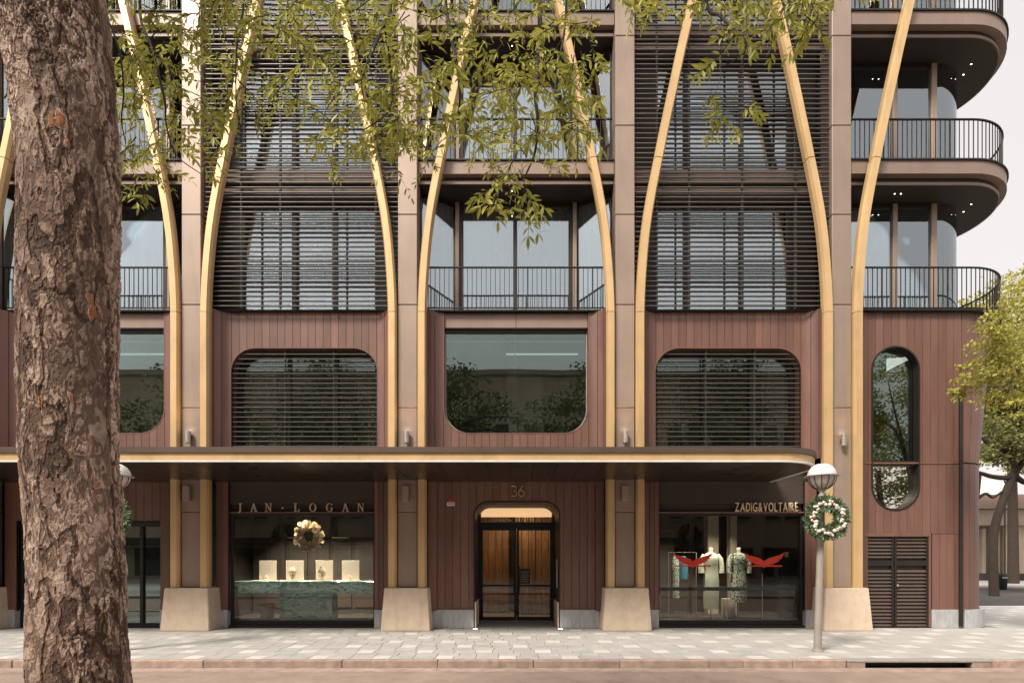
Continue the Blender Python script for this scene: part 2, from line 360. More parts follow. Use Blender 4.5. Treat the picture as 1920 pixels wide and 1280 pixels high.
# columns with panel joints
for ci, cx in enumerate(COLX):
    core = part('column', M().box(cx - .20, cx + .20, .02, .60, .98, 18), MAT['dark_metal'], B)
    zs = [.99, 2.75, PZ(764, 0), PZ(571, 0), PZ(402, 0), PZ(235, 0), PZ(67, 0), 16.1, 18]
    for a, b in zip(zs[:-1], zs[1:]):
        part('column_panel', M().box(cx - .225, cx + .225, 0, .5, a + .006, b - .006, .012), MAT['bronze_panel'], core)
    # splayed sandstone foot
    m = M(); bt, tp = .565, .50
    m.add([(cx - bt, -.27, 0), (cx + bt, -.27, 0), (cx + bt, .55, 0), (cx - bt, .55, 0), (cx - tp, -.21, .985), (cx + tp, -.21, .985), (cx + tp, .55, .985), (cx - tp, .55, .985)],
          [(0, 1, 2, 3), (4, 5, 6, 7), (0, 1, 5, 4), (1, 2, 6, 5), (2, 3, 7, 6), (3, 0, 4, 7)])
    me = m.mesh('stone_foot', MAT['sandstone']); bm = bmesh.new(); bm.from_mesh(me)
    bmesh.ops.bevel(bm, geom=bm.edges[:], offset=.012, segments=2, affect='EDGES'); bm.to_mesh(me); bm.free()
    part('stone_foot', me, None, B)
    # gold ribs
    prof = [(-.104, .07), (-.104, -.05), (-.07, -.12), (.07, -.12), (.104, -.05), (.104, .07)]
    ks = [(588, 0), (560, .8), (530, 2.2), (500, 4.2), (470, 6.6), (440, 9.6), (400, 15), (355, 23), (310, 32), (255, 43), (200, 54.5), (100, 76), (0, 99), (-100, 122), (-250, 156)]
    for s in (-1, 1):
        xb = cx + s * .347
        part('gold_rib', M().sweep([(xb, .99), (xb, 2.0), (xb, PZ(588, 0) - .006)], prof), MAT['gold'], B)
        yb = [k for k in range(588, 302, -14)] + [302]; up1 = [(xb + s * float(np.interp(-q, [-k[0] for k in ks], [k[1] for k in ks])) / 80, PZ(q, 0) + (.006 if q == 588 else 0)) for q in yb]
        part('gold_rib', M().sweep(up1, prof), MAT['gold'], B, smooth=25)
        yb = [300.5] + list(range(280, -260, -20)); up2 = [(xb + s * float(np.interp(-q, [-k[0] for k in ks], [k[1] for k in ks])) / 80, PZ(q, 0)) for q in yb]
        part('gold_rib', M().sweep(up2, prof), MAT['gold'], B, smooth=25)

# plank walls -------------------------------------------------------------
def opening(x0, x1, z0, z1, r, top=True, bot=True):
    def tp(x):
        if not top: return z1
        if x < x0 + r: return z1 - r + math.sqrt(max(r * r - (x0 + r - x) ** 2, 0))
        if x > x1 - r: return z1 - r + math.sqrt(max(r * r - (x - x1 + r) ** 2, 0))
        return z1
    def bt(x):
        if not bot: return z0
        if x < x0 + r: return z0 + r - math.sqrt(max(r * r - (x0 + r - x) ** 2, 0))
        if x > x1 - r: return z0 + r - math.sqrt(max(r * r - (x - x1 + r) ** 2, 0))
        return z0
    return (x0, x1, tp, bt)
def planks(xa, xb, z0, z1, op, parent, w=.188, y=YW, t=.03):
    n = max(1, round((xb - xa) / w)); w = (xb - xa) / n; g = .0045
    def emit_poly(poly):
        m = M().prism(poly, y, y + t)
        part('plank', m, MAT['plank'], parent)
    for i in range(n):
        a, b = xa + i * w + g, xa + (i + 1) * w - g
        if op is None or b <= op[0] or a >= op[1]: emit_poly(bevel_poly(a, b, z0, z1)); continue
        x0, x1, tp, bt = op; la, lb = max(a, x0), min(b, x1)
        xs = [la + (lb - la) * k / 10 for k in range(11)]
        T_ = [(x, min(tp(x), z1)) for x in xs]; Bt = [(x, max(bt(x), z0)) for x in xs]
        top_open = max(p[1] for p in T_) >= z1 - 1e-4; bot_open = min(p[1] for p in Bt) <= z0 + 1e-4
        left, right = a < x0 - 1e-6, b > x1 + 1e-6
        if left and not top_open and not bot_open: emit_poly([(a, z0), (b, z0)] + Bt[::-1] + T_ + [(b, z1), (a, z1)])
        elif right and not top_open and not bot_open: emit_poly([(a, z0), (b, z0), (b, z1), (a, z1)] + T_ + Bt[::-1])
        elif left and top_open and not bot_open: emit_poly([(a, z0), (b, z0)] + Bt[::-1] + [(x0, z1), (a, z1)])
        elif right and top_open and not bot_open: emit_poly([(a, z0), (b, z0), (b, z1), (x1, z1)] + Bt[::-1])
        elif left and bot_open and not top_open: emit_poly([(a, z0), (x0, z0)] + T_ + [(b, z1), (a, z1)])
        elif right and bot_open and not top_open: emit_poly([(b, z0), (b, z1), (a, z1)] + T_ + [(x1, z0)])
        elif left: emit_poly(bevel_poly(a, x0, z0, z1))
        elif right: emit_poly(bevel_poly(x1, b, z0, z1))
        else:
            if not top_open: emit_poly([(a, z1)] + T_ + [(b, z1)])
            if not bot_open: emit_poly([(a, z0), (b, z0)] + Bt[::-1])
def backing(xa, xb, z0, z1, op, y=YW + .031, t=.05):
    m = M()
    if op is None: m.box(xa, xb, y, y + t, z0, z1)
    else:
        x0, x1, tp, bt = op
        m.box(xa, x0, y, y + t, z0, z1); m.box(x1, xb, y, y + t, z0, z1)
        xs = [x0 + (x1 - x0) * k / 48 for k in range(49)]
        for p, q in zip(xs[:-1], xs[1:]):
            if min(tp(p), tp(q)) < z1 - .01: m.prism([(p, min(tp(p), z1)), (q, min(tp(q), z1)), (q, z1), (p, z1)], y, y + t)
            if max(bt(p), bt(q)) > z0 + .01: m.prism([(p, z0), (q, z0), (q, max(bt(q), z0)), (p, max(bt(p), z0))], y, y + t)
    return part('plank_wall', m, MAT['dark_metal'], B)
def cove(xe, s, z0, z1, parent):
    # concave return from the wall face forward to the rib; s = +1 at the right end of a bay
    rc = .36; angs = [0, 34, 63, 90]
    for a, b in zip(angs[:-1], angs[1:]):
        plan = [(xe + s * rc * math.sin(R(q)), YW - rc * (1 - math.cos(R(q)))) for q in [a + 1.0 + (b - a - 2.0) * k / 5 for k in range(6)]]
        if s < 0: plan = plan[::-1]
        part('plank', M().ribbon(plan, z0, z1, .03), MAT['plank'], parent, smooth=40)
    plan = [(xe + s * rc * math.sin(R(q)), YW + .031 - rc * (1 - math.cos(R(q)))) for q in range(0, 91, 10)]
    if s < 0: plan = plan[::-1]
    part('cove_backing', M().ribbon(plan, z0, z1, .03), MAT['dark_metal'], parent)
def rim(op, z0, z1, y0, y1, t, parent, material, top=True, bot=True, name='window_rim'):
    # thin lining that follows an opening
    x0, x1, tp, bt = op; xs = [x0 + (x1 - x0) * (1 - math.cos(math.pi * k / 60)) / 2 for k in range(61)]
    path = []
    if bot: path += [(x, max(bt(x), z0)) for x in xs[::-1]]
    else: path += [(x0, z0)]
    path += [(x, min(tp(x), z1)) for x in xs] if top else [(x0, z1)]
    if not top: path = [(x0, z1)] + [(x, bt(x)) for x in xs] + [(x1, z1)]
    elif not bot: path = [(x0, z0)] + [(x, tp(x)) for x in xs] + [(x1, z0)]
    else: path += [path[0]]
    q = [path[0]]
    for p in path[1:]:
        if math.hypot(p[0] - q[-1][0], p[1] - q[-1][1]) > 1e-4: q.append(p)
    return part(name, M().sweep(q, [(-t / 2, y0), (t / 2, y0), (t / 2, y1), (-t / 2, y1)]), material, parent, smooth=30)
def curtain(x0, x1, y, z0, z1, parent, material, amp=.075, wl=.20, plan=None):
    pts = []
    n = int((x1 - x0) / .018) if plan is None else 0
    if plan is None:
        ph = random.uniform(0, 6)
        for i in range(n + 1):
            x = x0 + (x1 - x0) * i / n; pts.append((x, y + amp * math.sin(2 * math.pi * x / wl + ph + 1.3 * math.sin(x * 3.1))))
    else: pts = plan
    m = M(); k = len(pts)
    m.add([(p[0], p[1], z) for z in (z0, z1) for p in pts], [(i, i + 1, k + i + 1, k + i) for i in range(k - 1)])
    return part('curtain', m, material, parent, smooth=80)

def frame_window(x0, x1, z0, z1, y, mull, parent, glassmat, fw=.06, fd=.08, cur=None, name='window'):
    m = M(); m.box(x0, x1, y, y + fd, z0, z0 + fw, .006); m.box(x0, x1, y, y + fd, z1 - fw, z1, .006)
    xs = [x0] + list(mull) + [x1]
    for i, x in enumerate(xs):
        a, b = (x, x + fw) if i == 0 else ((x - fw, x) if i == len(xs) - 1 else (x - fw / 2, x + fw / 2))
        m.box(a, b, y + .001, y + fd - .001, z0 + fw, z1 - fw, .006)
    w = part(name, m, MAT['dark_metal'], parent)
    for a, b in zip(xs[:-1], xs[1:]):
        part('pane', M().box(a + .02, b - .02, y + fd * .45, y + fd * .45 + .012, z0 + .02, z1 - .02), MAT[glassmat], w)
    if cur: curtain(x0 + .05, x1 - .05, y + fd + .14, z0 + .02, z1 - .02, w, MAT[cur])
    return w

bays = [(COLX[i] + COLX[i + 1]) / 2 for i in range(4)]           # A B C D
HW = 2.10                                                       # rib-to-rib half width
fl_planks_z = (PZ(838, YW) - .30, 7.56)
zc0, zc1 = fl_planks_z
for bi, bx in enumerate(bays):
    if bi in (1, 3):   # louvred bay
        wx0, wx1 = bx - 1.76, bx + 1.76
        op = opening(wx0, wx1, zc0 - .5, PZ(652, YW), .58, True, False)
    else:
        wx0, wx1 = bx - 1.735, bx + 1.735
        op = opening(wx0, wx1, PZ(812, YW), zc1 + .05, .60, False, True)
    wall = backing(bx - HW + .36, bx + HW - .36, zc0, zc1, op)
    planks(bx - HW + .36, bx + HW - .36, zc0, zc1, op, wall)
    cove(bx - HW + .36, -1, zc0, zc1, wall); cove(bx + HW - .36, 1, zc0, zc1, wall)
    # thin black flashing line under the floor above
    part('flashing', M().box(bx - HW, bx + HW, YW - .07, .62, 7.562, 7.598, .008), MAT['black'], B)
    zt = PZ(652, YW)
    if bi in (1, 3):
        rim(op, zc0, zt, YW - .006, .62, .022, B, MAT['plank'], True, False)
        w = frame_window(wx0 + .04, wx1 - .04, zc0, zt, .58, [bx - .47, bx + .68], B, 'pane_dark', .09, .09)
        scr = part('louvre_screen', M().box(bx - .52, bx - .49, .40, .46, zc0, zt - .01).box(bx + .66, bx + .69, .40, .46, zc0, zt - .01), MAT['louvre'], B)
        z = zc0 + .10
        while z < zt - .03:
            zz = max(zt - z, 1e-3); ins = 0 if zz > .58 else .58 - math.sqrt(max(.58 ** 2 - (.58 - zz) ** 2, 0))
            part('louvre_slat', M().box(wx0 + ins + .02, wx1 - ins - .02, .335, .385, z - .009, z + .009, .004), MAT['louvre'], scr)
            z += .1165
        # room behind
        part('curtain_rail', M().box(bx - 1.6, bx + 1.6, .95, .99, zt - .1, zt - .06), MAT['dark_metal'], B)
        curtain(bx - 1.65, bx - .95, 1.0, zc0, zt - .1, B, MAT['curtain_warm'])
        curtain(bx + 1.1, bx + 1.65, 1.0, zc0, zt - .1, B, MAT['curtain_warm'])
    else:
        z0 = PZ(812, YW); zp = PZ(613, YW)
        pn = part('spandrel_panel', M().box(wx0 + .012, bx - .003, YW + .05, YW + .12, zp, 7.555, .006), MAT['fascia_panel'], B)
        part('spandrel_panel', M().box(bx + .003, wx1 - .012, YW + .05, YW + .12, zp, 7.555, .006), MAT['fascia_panel'], B)
        rim(op, z0, zc1 - .02, YW - .006, .55, .02, B, MAT['plank'], False, True)
        part('window_head', M().box(wx0 + .02, wx1 - .02, YW + .12, .6, zp - .09, zp - .002), MAT['black'], B)
        # frameless pane with rounded lower corners
        xs = [wx0 + .02 + (wx1 - wx0 - .04) * (1 - math.cos(math.pi * k / 40)) / 2 for k in range(41)]
        poly = [(x, op[3](min(max(x, wx0 + .001), wx1 - .001)) + .012) for x in xs] + [(wx1 - .02, zp - .06), (wx0 + .02, zp - .06)]
        w = part('window', M().box(bx - .035, bx - .015, .475, .50, z0 + .02, zp - .06), MAT['steel'], B)
        part('pane', M().prism(poly, .46, .472), MAT['pane_dark'], w)
        rim(opening(wx0 + .03, wx1 - .03, z0 + .03, zc1, .57, False, True), z0 + .03, zp - .03, .44, .52, .022, w, MAT['steel'], False, True, 'pane_edge')
        # room: partition, added glowing strip, sideboard
        part('room_wall', M().box(bx - 1.7, bx + 2.2, 4.2, 4.3, 3.9, 7.3), MAT['interior_light'], B)
        part('room_ceiling', M().box(bx - 2.3, bx + 2.3, .6, 4.2, 6.95, 7.0), MAT['white_wall'], B)
        part('added_glow_strip', M().box(bx - 1.6, bx + 1.6, 1.3, 1.36, 6.93, 6.948), MAT['added_cool_glow'], B)  # invented glowing strip on the ceiling, no such lamp is known here
        part('partition', M().box(bx - .25, bx + .75, 2.4, 2.5, 3.9, 6.9), MAT['interior_light'], B)
        part('dark_cabinet', M().box(bx - 1.1, bx - .2, 2.3, 2.6, 3.9, 5.4, .01), MAT['interior_dark'], B)
        part('dark_cabinet', M().box(bx + .9, bx + 1.8, 2.3, 2.6, 3.9, 5.5, .01), MAT['interior_dark'], B)
        part('blind', M().box(wx0 + .08, bx - .25, .62, .64, zp - .55, zp - .1), MAT['curtain_warm'], B)

# slabs, balconies and louvre screens on the upper floors
def slab(plan_outer, plan_inner, zf, name='balcony_slab'):
    s = part(name, M().prism(plan_outer, zf - .34, zf - .031, 'xy'), MAT['fascia_panel'], B, smooth=30)
    return s
bal = M().box(-.007, .007, -.009, .009, 0, 1).mesh('baluster', MAT['dark_metal'])
def railing(plan, zf, singles=True):
    # plan polyline; rails plus balusters every 0.114 m
    m = M(); pts = [Vector((p[0], p[1], 0)) for p in plan]
    m.ribbon([(p[0], p[1]) for p in plan], zf + .985, zf + 1.012, .045); m.ribbon([(p[0], p[1]) for p in plan], zf + .02, zf + .045, .03)
    rl = part('railing', m, MAT['dark_metal'], B)
    L_ = [0]
    for a, b in zip(pts[:-1], pts[1:]): L_.append(L_[-1] + (b - a).length)
    n = int(L_[-1] / .1135); many = M()
    for i in range(n + 1):
        s = L_[-1] * (i + .5) / (n + 1)
        x = float(np.interp(s, L_, [p.x for p in pts])); y = float(np.interp(s, L_, [p.y for p in pts]))
        x2 = float(np.interp(s + .02, L_, [p.x for p in pts])); y2 = float(np.interp(s + .02, L_, [p.y for p in pts])); an = math.atan2(y2 - y, x2 - x)
        thick = (i % 14 == 7)
        off = Vector((-math.sin(an), math.cos(an), 0)) * .022
        mt = T((x + off.x, y + off.y, zf + .04)) @ RZ(an) @ Matrix.Diagonal((2.2 if thick else 1, 1, .95, 1))
        if singles: part('baluster', bal, None, rl, mt)
        else: many.box(x + off.x - .007, x + off.x + .007, y + off.y - .015, y + off.y + .015, zf + .04, zf + .99)
    if not singles: tag(part('baluster', many, MAT['dark_metal'], rl), kind='stuff')
def glow(name, loc, r, parent, m='lamp_white'):
    part(name, M().lathe([(r * 1.5, .012), (r * 1.5, -.004), (r * 1.1, -.006), (r * 1.1, .002)], loc, 12), MAT['dark_metal'], parent)
    part(name + '_lens', M().lathe([(r, .002), (r, -.004)], loc, 12), MAT[m], parent)

for fi, zf in enumerate(ZF):
    for bi, bx in enumerate(bays):
        xa, xb = COLX[bi] + .235, COLX[bi + 1] - .235
        if fi > 0:                                  # slab edge above the previous storey
            if bi in (0, 2):
                s = part('balcony_slab', M().box(xa, xb, .12, .95, zf - .34, zf - .035, .006), MAT['fascia_panel'], B)
                part('drip_edge', M().box(xa, xb, .085, .95, zf - .033, zf + .002, .006), MAT['black'], s)
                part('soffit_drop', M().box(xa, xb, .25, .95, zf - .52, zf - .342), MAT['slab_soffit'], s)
                part('soffit_trim', M().box(xa, xb, .215, .248, zf - .515, zf - .44, .004), MAT['fascia_panel'], s)
                glow('downlight', (bx - .1, .45, zf - .522), .013, s)
            else:
                s = part('floor_edge', M().box(xa, bx - .004, .40, .9, zf - .34, zf - .035, .004).box(bx + .004, xb, .40, .9, zf - .34, zf - .035, .004), MAT['fascia_panel'], B)
                part('edge_trim', M().box(xa, xb, .42, .9, zf - .62, zf - .48, .004), MAT['fascia_panel'], s)
                part('edge_recess', M().box(xa, xb, .5, .9, zf - .48, zf - .34), MAT['dark_metal'], s)
        if fi == 3: continue
        zh = ZF[fi + 1] - .53
        if bi in (0, 2):
            hb, yb = 1.42, .90
            w = frame_window(bx - hb, bx + hb, zf + .0, zh, yb, [bx - .02], B, 'pane_sky', .10, .08, 'curtain')
            part('window_post', M().box(bx - hb - .1, bx - hb, yb - .05, yb + .12, zf, zh, .008), MAT['bronze_panel'], B)
            part('window_post', M().box(bx + hb, bx + hb + .1, yb - .05, yb + .12, zf, zh, .008), MAT['bronze_panel'], B)
            for s in (-1, 1):
                p0 = (bx + s * (hb + .1), yb + .02); p1 = (bx + s * 2.28, yb + .02 - .44)
                pl = [p0, p1] if s > 0 else [p1, p0]
                fr = part('side_window', M().ribbon(pl, zh - .1, zh, .06), MAT['dark_metal'], B); part('sill', M().ribbon(pl, zf, zf + .08, .06), MAT['dark_metal'], fr)
                part('pane', M().ribbon(pl, zf + .03, zh - .03, .012), MAT['pane_sky'], fr)
                n = 70; ln = math.hypot(p1[0] - p0[0], p1[1] - p0[1]); ux, uy = (p1[0] - p0[0]) / ln, (p1[1] - p0[1]) / ln; nx, ny = (-uy * s, ux * s)
                cp = []
                for k in range(n + 1):
                    q = ln * k / n; w_ = .14 + .065 * math.sin(q * 34 + fi)
                    cp.append((p0[0] + ux * q + nx * w_, p0[1] + uy * q + ny * w_))
                curtain(0, 0, 0, zf + .02, zh - .02, fr, MAT['curtain'], plan=cp)
            yr = .21 if fi == 0 else .15; railing([(bx - (2.1 if fi == 0 else 2.28), yr), (bx + (2.1 if fi == 0 else 2.28), yr)], zf, fi < 2)
        else:
            # louvre screen over the whole storey
            ops = [bx - 1.72, bx - .40, bx + .62, bx + 1.72] if bi == 1 else [bx - 1.72, bx - .9, bx + .48, bx + 1.72]
            w = frame_window(ops[0], ops[3], zf + .02, zh - .1, .70, ops[1:3], B, 'pane_sky', .11, .09, 'curtain')
            part('side_panel', M().box(xa, ops[0], .68, .85, zf, zh), MAT['dark_metal'], B)
            part('side_panel', M().box(ops[3], xb, .68, .85, zf, zh), MAT['dark_metal'], B)
            part('head_panel', M().box(xa, xb, .69, .85, zh - .1, ZF[fi + 1] - .63), MAT['dark_metal'], B)
            post = M()
            for dx in (-1.45, -.52, .74, 1.75) if bi == 1 else (-1.75, -.98, .28, 1.55): post.box(bx + dx - .02, bx + dx + .02, .16, .22, zf + .003, ZF[fi + 1] - .01)
            scr = part('louvre_screen', post, MAT['louvre'], B)
            k = 0
            while True:
                z = zf + .03 + k * .1167; k += 1
                if z > ZF[fi + 1]: break
                if z > 15.2: break
                part('louvre_slat', M().box(xa, xb, .10, .147, z - .012, z + .012, .005), MAT['louvre'], scr)

# rounded corner at the right end
EX0 = COLX[4] + .235
def arc(cx, cy, r, a0, a1, n=28): return [(cx + r * math.sin(R(a0 + (a1 - a0) * k / n)), cy - r * math.cos(R(a0 + (a1 - a0) * k / n))) for k in range(n + 1)]
for fi, zf in enumerate(ZF):
    if fi > 0:
        out = [(EX0, .10)] + arc(10.95, 1.76, 1.66, 0, 180) + [(EX0, 3.42)]
        s = part('balcony_slab', M().prism(out, zf - .34, zf - .035, 'xy'), MAT['fascia_panel'], B, smooth=30)
        out2 = [(EX0, .065)] + arc(10.95, 1.76, 1.695, 0, 180) + [(EX0, 3.45)]
        part('drip_edge', M().prism(out2, zf - .033, zf + .002, 'xy'), MAT['black'], s, smooth=30)
        out3 = [(EX0, .27)] + arc(10.95, 1.76, 1.49, 0, 180) + [(EX0, 3.25)]
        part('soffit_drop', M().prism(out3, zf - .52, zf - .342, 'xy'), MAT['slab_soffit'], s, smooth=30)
        part('soffit_trim', M().ribbon([(EX0, .24)] + arc(10.95, 1.76, 1.52, 0, 150), zf - .515, zf - .45, .028), MAT['fascia_panel'], s, smooth=30)
        for lx, ly in ((9.35, .55), (9.5, .55), (11.55, .95), (11.6, 1.25)): glow('downlight', (lx, ly, zf - .522), .015, s)
    if fi == 3: continue
    zh = ZF[fi + 1] - .53
    # curved glazing
    full = [(EX0 + .2, .95), (8.8, .95), (9.62, .95), (10.62, .95)] + arc(10.8, 1.75, .80, 0, 150, 20) 
    def seg(a, b):
        pts = [p for p in full if a - 1e-6 <= p[0] <= b + 1e-6]; return pts
    curved = [(10.66, .95)] + arc(10.8, 1.75, .80, 0, 150, 24)
    m = M()
    for x0, x1 in ((8.35, 8.5), (9.55, 9.67), (10.52, 10.66)): m.box(x0, x1, .90, 1.06, zf, zh, .008)
    w = part('window', m, MAT['bronze_panel'], B)
    part('window_head', M().box(8.5, 10.6, .93, 1.03, zh - .10, zh), MAT['dark_metal'], w)
    for x0, x1 in ((8.0, 8.36), (8.5, 9.55), (9.67, 10.52)): part('pane', M().box(x0, x1, .965, .977, zf, zh - .05), MAT['pane_sky'], w)
    part('curved_pane', M().ribbon(curved, zf, zh, .012), MAT['pane_sky'], w, smooth=30)
    curtain(8.45, 10.6, 1.16, zf + .02, zh - .03, w, MAT['curtain'])
    cp = [(10.8 + (.62 + .025 * math.sin(a * .55)) * math.sin(R(a)), 1.75 - (.62 + .025 * math.sin(a * .55)) * math.cos(R(a))) for a in range(0, 84, 2)]
    curtain(0, 0, 0, zf + .02, zh - .03, w, MAT['curtain'], plan=cp)
    part('room_wall', M().box(10.75, 10.9, 1.9, 3.1, zf, zh), MAT['interior'], B)
    rp = [(EX0 + .02, .16)] + arc(10.95, 1.76, 1.60, 0, 168, 34) if fi else [(EX0 + .02, .21)] + arc(10.95, 1.76, 1.55, 0, 168, 34)
    railing(rp, zf, fi < 2)
# floor sheet of the lowest corner balcony and its black edge
out = [(EX0, .19)] + arc(10.95, 1.76, 1.57, 0, 180) + [(EX0, 3.3)]
part('flashing', M().prism(out, 7.562, 7.598, 'xy'), MAT['black'], B, smooth=30)
# corner wall
zj = 3.95
wx0, wx1 = PX(1635, YW), PX(1723, YW); rr = (wx1 - wx0) / 2
op = opening(wx0, wx1, PZ(955, YW), PZ(650, YW), rr, True, True)
xL, xR = COLX[4] + .345 + .1 + .36, 10.78
wall = backing(xL, xR, 2.24, 7.56, op)
planks(xL, xR, zj + .02, 7.56, op, wall); cove(xL, -1, zj + .02, 7.56, wall)
planks(xL, xR, 2.26, zj - .02, op, wall); cove(xL, -1, .0, zj - .02, wall)
doorx0, doorx1 = COLX[4] + .40, PX(1745, YW)
wall2 = backing(doorx1 + .03, xR, .40, 2.24, None)
planks(doorx1 + .04, xR, .42, 2.25, None, wall2)
def curved_planks(z0, z1, r0, r1, parent):
    n = 7
    for i in range(n):
        a0, a1 = 90 * i / n, 90 * (i + 1) / n; g = .35
        m = M()
        pl0 = [(xR + r0 * math.sin(R(a)), YW + r0 * (1 - math.cos(R(a)))) for a in np.linspace(a0 + g, a1 - g, 4)]
        pl1 = [(xR + r1 * math.sin(R(a)), YW + r1 * (1 - math.cos(R(a)))) for a in np.linspace(a0 + g, a1 - g, 4)]
        ins = lambda p, r: (xR + (p[0] - xR) * (r - .03) / r, YW + r + (p[1] - YW - r) * (r - .03) / r)
        q0 = [ins(p, r0) for p in pl0]; q1 = [ins(p, r1) for p in pl1]
        vs_ = [];
        for k in range(4): vs_ += [(*pl0[k], z0), (*pl1[k], z1), (*q1[k], z1), (*q0[k], z0)]
        fs = [(k * 4 + j, k * 4 + (j + 1) % 4, (k + 1) * 4 + (j + 1) % 4, (k + 1) * 4 + j) for k in range(3) for j in range(4)] + [(0, 1, 2, 3), (12, 13, 14, 15)]
        m.add(vs_, fs); part('plank', m, MAT['plank'], parent, smooth=40)
curved_planks(.42, zj - .02, .9, .9, wall2); curved_planks(zj + .02, 7.56, .9, 1.62, wall)
for z0, z1, r0 in ((.40, 7.4, .865),):
    part('corner_backing', M().ribbon([(xR + r0 * math.sin(R(a)), YW + .9 - r0 * math.cos(R(a))) for a in range(0, 91, 10)], z0, z1, .03), MAT['dark_metal'], B)
part('joint_flashing', M().box(xL - .2, xR, YW - .015, YW + .02, zj - .018, zj + .018), MAT['plank'], B)
rim(op, 0, 9, YW - .02, YW + .20, .035, B, MAT['dark_metal'], True, True)
ow = part('window', M().box(wx0, wx1, YW + .04, YW + .20, zj - .05, zj + .06, .008), MAT['dark_metal'], B)
xs = [wx0 + .01 + (wx1 - wx0 - .02) * (1 - math.cos(math.pi * k / 40)) / 2 for k in range(41)]
cl = lambda x: min(max(x, wx0 + .002), wx1 - .002)
part('pane', M().prism([(x, op[2](cl(x)) - .01) for x in xs] + [(xs[-1], zj), (xs[0], zj)], YW + .16, YW + .172), MAT['pane_dark'], ow)
part('mirror_panel', M().prism([(x, op[3](cl(x)) + .01) for x in xs] + [(xs[-1], zj), (xs[0], zj)], YW + .16, YW + .18), MAT['chrome'], ow)
part('pane_edge', M().box(wx1 - .14, wx1 - .115, YW + .18, YW + .24, zj + .07, PZ(700, YW)), MAT['white_paint'], ow)
part('room_lining', M().box(wx0 - .1, wx1 + .1, 1.6, 1.62, zj, 7.2), MAT['interior_dark'], B)
# plinths of pale marble
def plinth(x0, x1, y=YW - .03, z1=.44):
    part('plinth_stone', M().box(x0, x1, y, y + .2, 0.002, z1, .006), MAT['marble_grey'], B)
plinth(doorx1 + .02, PX(1803, YW) - .02); plinth(PX(1803, YW) + .06, xR + .1)
cpl = M().ribbon([(xR + .1 + .93 * math.sin(R(a)), YW - .03 + .93 * (1 - math.cos(R(a)))) for a in range(0, 91, 9)], .002, .44, .08)
part('plinth_stone', cpl, MAT['marble_grey'], B)
# downpipe
dp = part('downpipe', M().tube([(PX(1803, .2), .22, .05), (PX(1803, .2), .22, 5.6)], .045, 10), MAT['dark_metal'], B, smooth=40)
# louvred service doors
ld = part('service_door_frame', M().box(doorx0, doorx1, YW - .02, YW + .08, 2.19, 2.26, .005).box(doorx1 - .05, doorx1, YW - .018, YW + .08, .03, 2.19, .005), MAT['plank'], B)
xm = PX(1677, YW)
for a, b in ((doorx0, xm - .012), (xm + .012, doorx1 - .05)):
    lf = part('louvred_door', M().box(a, a + .05, YW, YW + .05, .03, 2.19, .004).box(b - .05, b, YW, YW + .05, .03, 2.19, .004).box(a + .05, b - .05, YW + .001, YW + .05, 1.49, 1.62, .004).box(a + .04, b - .04, YW + .052, YW + .06, .03, 2.19), MAT['dark_metal'], B)
    z = .07
    while z < 2.17:
        if not (1.44 < z < 1.66):
            m = M().add([(a + .05, YW + .005, z - .022), (b - .05, YW + .005, z - .022), (b - .05, YW + .045, z + .03), (a + .05, YW + .045, z + .03), (a + .05, YW + .012, z - .028), (b - .05, YW + .012, z - .028), (b - .05, YW + .05, z + .024), (a + .05, YW + .05, z + .024)],
                          [(0, 1, 2, 3), (4, 5, 6, 7), (0, 1, 5, 4), (1, 2, 6, 5), (2, 3, 7, 6), (3, 0, 4, 7)])
            part('slat', m, MAT['lip'], lf)
        z += .086
part('door_lock', M().lathe([(.02, 0), (.03, .01), (.03, .03), (.02, .035)], (0, 0, 0), 12), MAT['steel'], B, T((xm + .06, YW - .01, 1.02)) @ Matrix.Rotation(R(90), 4, 'X'))

# ------------------------------------------------------------------ canopy
CZ0, CZ1, CYF, CXR = 3.49, 3.77, -2.46, 6.22
def canopy_plan(e, xl=-16):
    r = 1.15 + e; cx, cy = CXR - 1.15, CYF + 1.15
    return [(xl, CYF - e)] + [(cx + r * math.sin(R(a)), cy - r * math.cos(R(a))) for a in range(0, 91, 5)] + [(CXR + e, .28), (xl, .28)]
can = part('canopy', M().prism(canopy_plan(.035), 3.665, CZ1, 'xy'), MAT['lip'], B, smooth=30)
pl = canopy_plan(0)[:-1]
part('gold_fascia', M().ribbon(pl, 3.527, 3.663, .05), MAT['gold'], can, smooth=30)
part('fascia_trim', M().ribbon(canopy_plan(.008)[:-1], CZ0, 3.524, .06), MAT['white_paint'], can, smooth=30)
part('canopy_core', M().prism(canopy_plan(-.06), 3.56, 3.66, 'xy'), MAT['black'], can)
x = -14.6
while x < CXR - .1:
    b = min(x + .47, CXR - .07); yf0 = CYF + .065
    def fy(q):
        cx, cy, r = CXR - 1.15, CYF + 1.15, 1.085
        return yf0 if q < cx else cy - math.sqrt(max(r * r - (q - cx) ** 2, 0))
    xs = [x + .005 + (b - x - .01) * k / 6 for k in range(7)]
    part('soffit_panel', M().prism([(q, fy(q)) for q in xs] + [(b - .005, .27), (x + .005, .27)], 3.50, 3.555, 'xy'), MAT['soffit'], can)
    x += .47
# bottom beams either side: header above the shopfronts (ground floor)
YS = .42
def header(x0, x1): return part('shop_header', M().box(x0, x1, YS - .02, YS + .12, 2.99, 3.54), MAT['interior'], B)

# ------------------------------------------------------------------ ground floor
G0 = .0
def ground_side(xa, xb, flat=True):
    w = backing(xa, xb, .40, 3.54, None); planks(xa, xb, .42, 3.5, None, w); return w
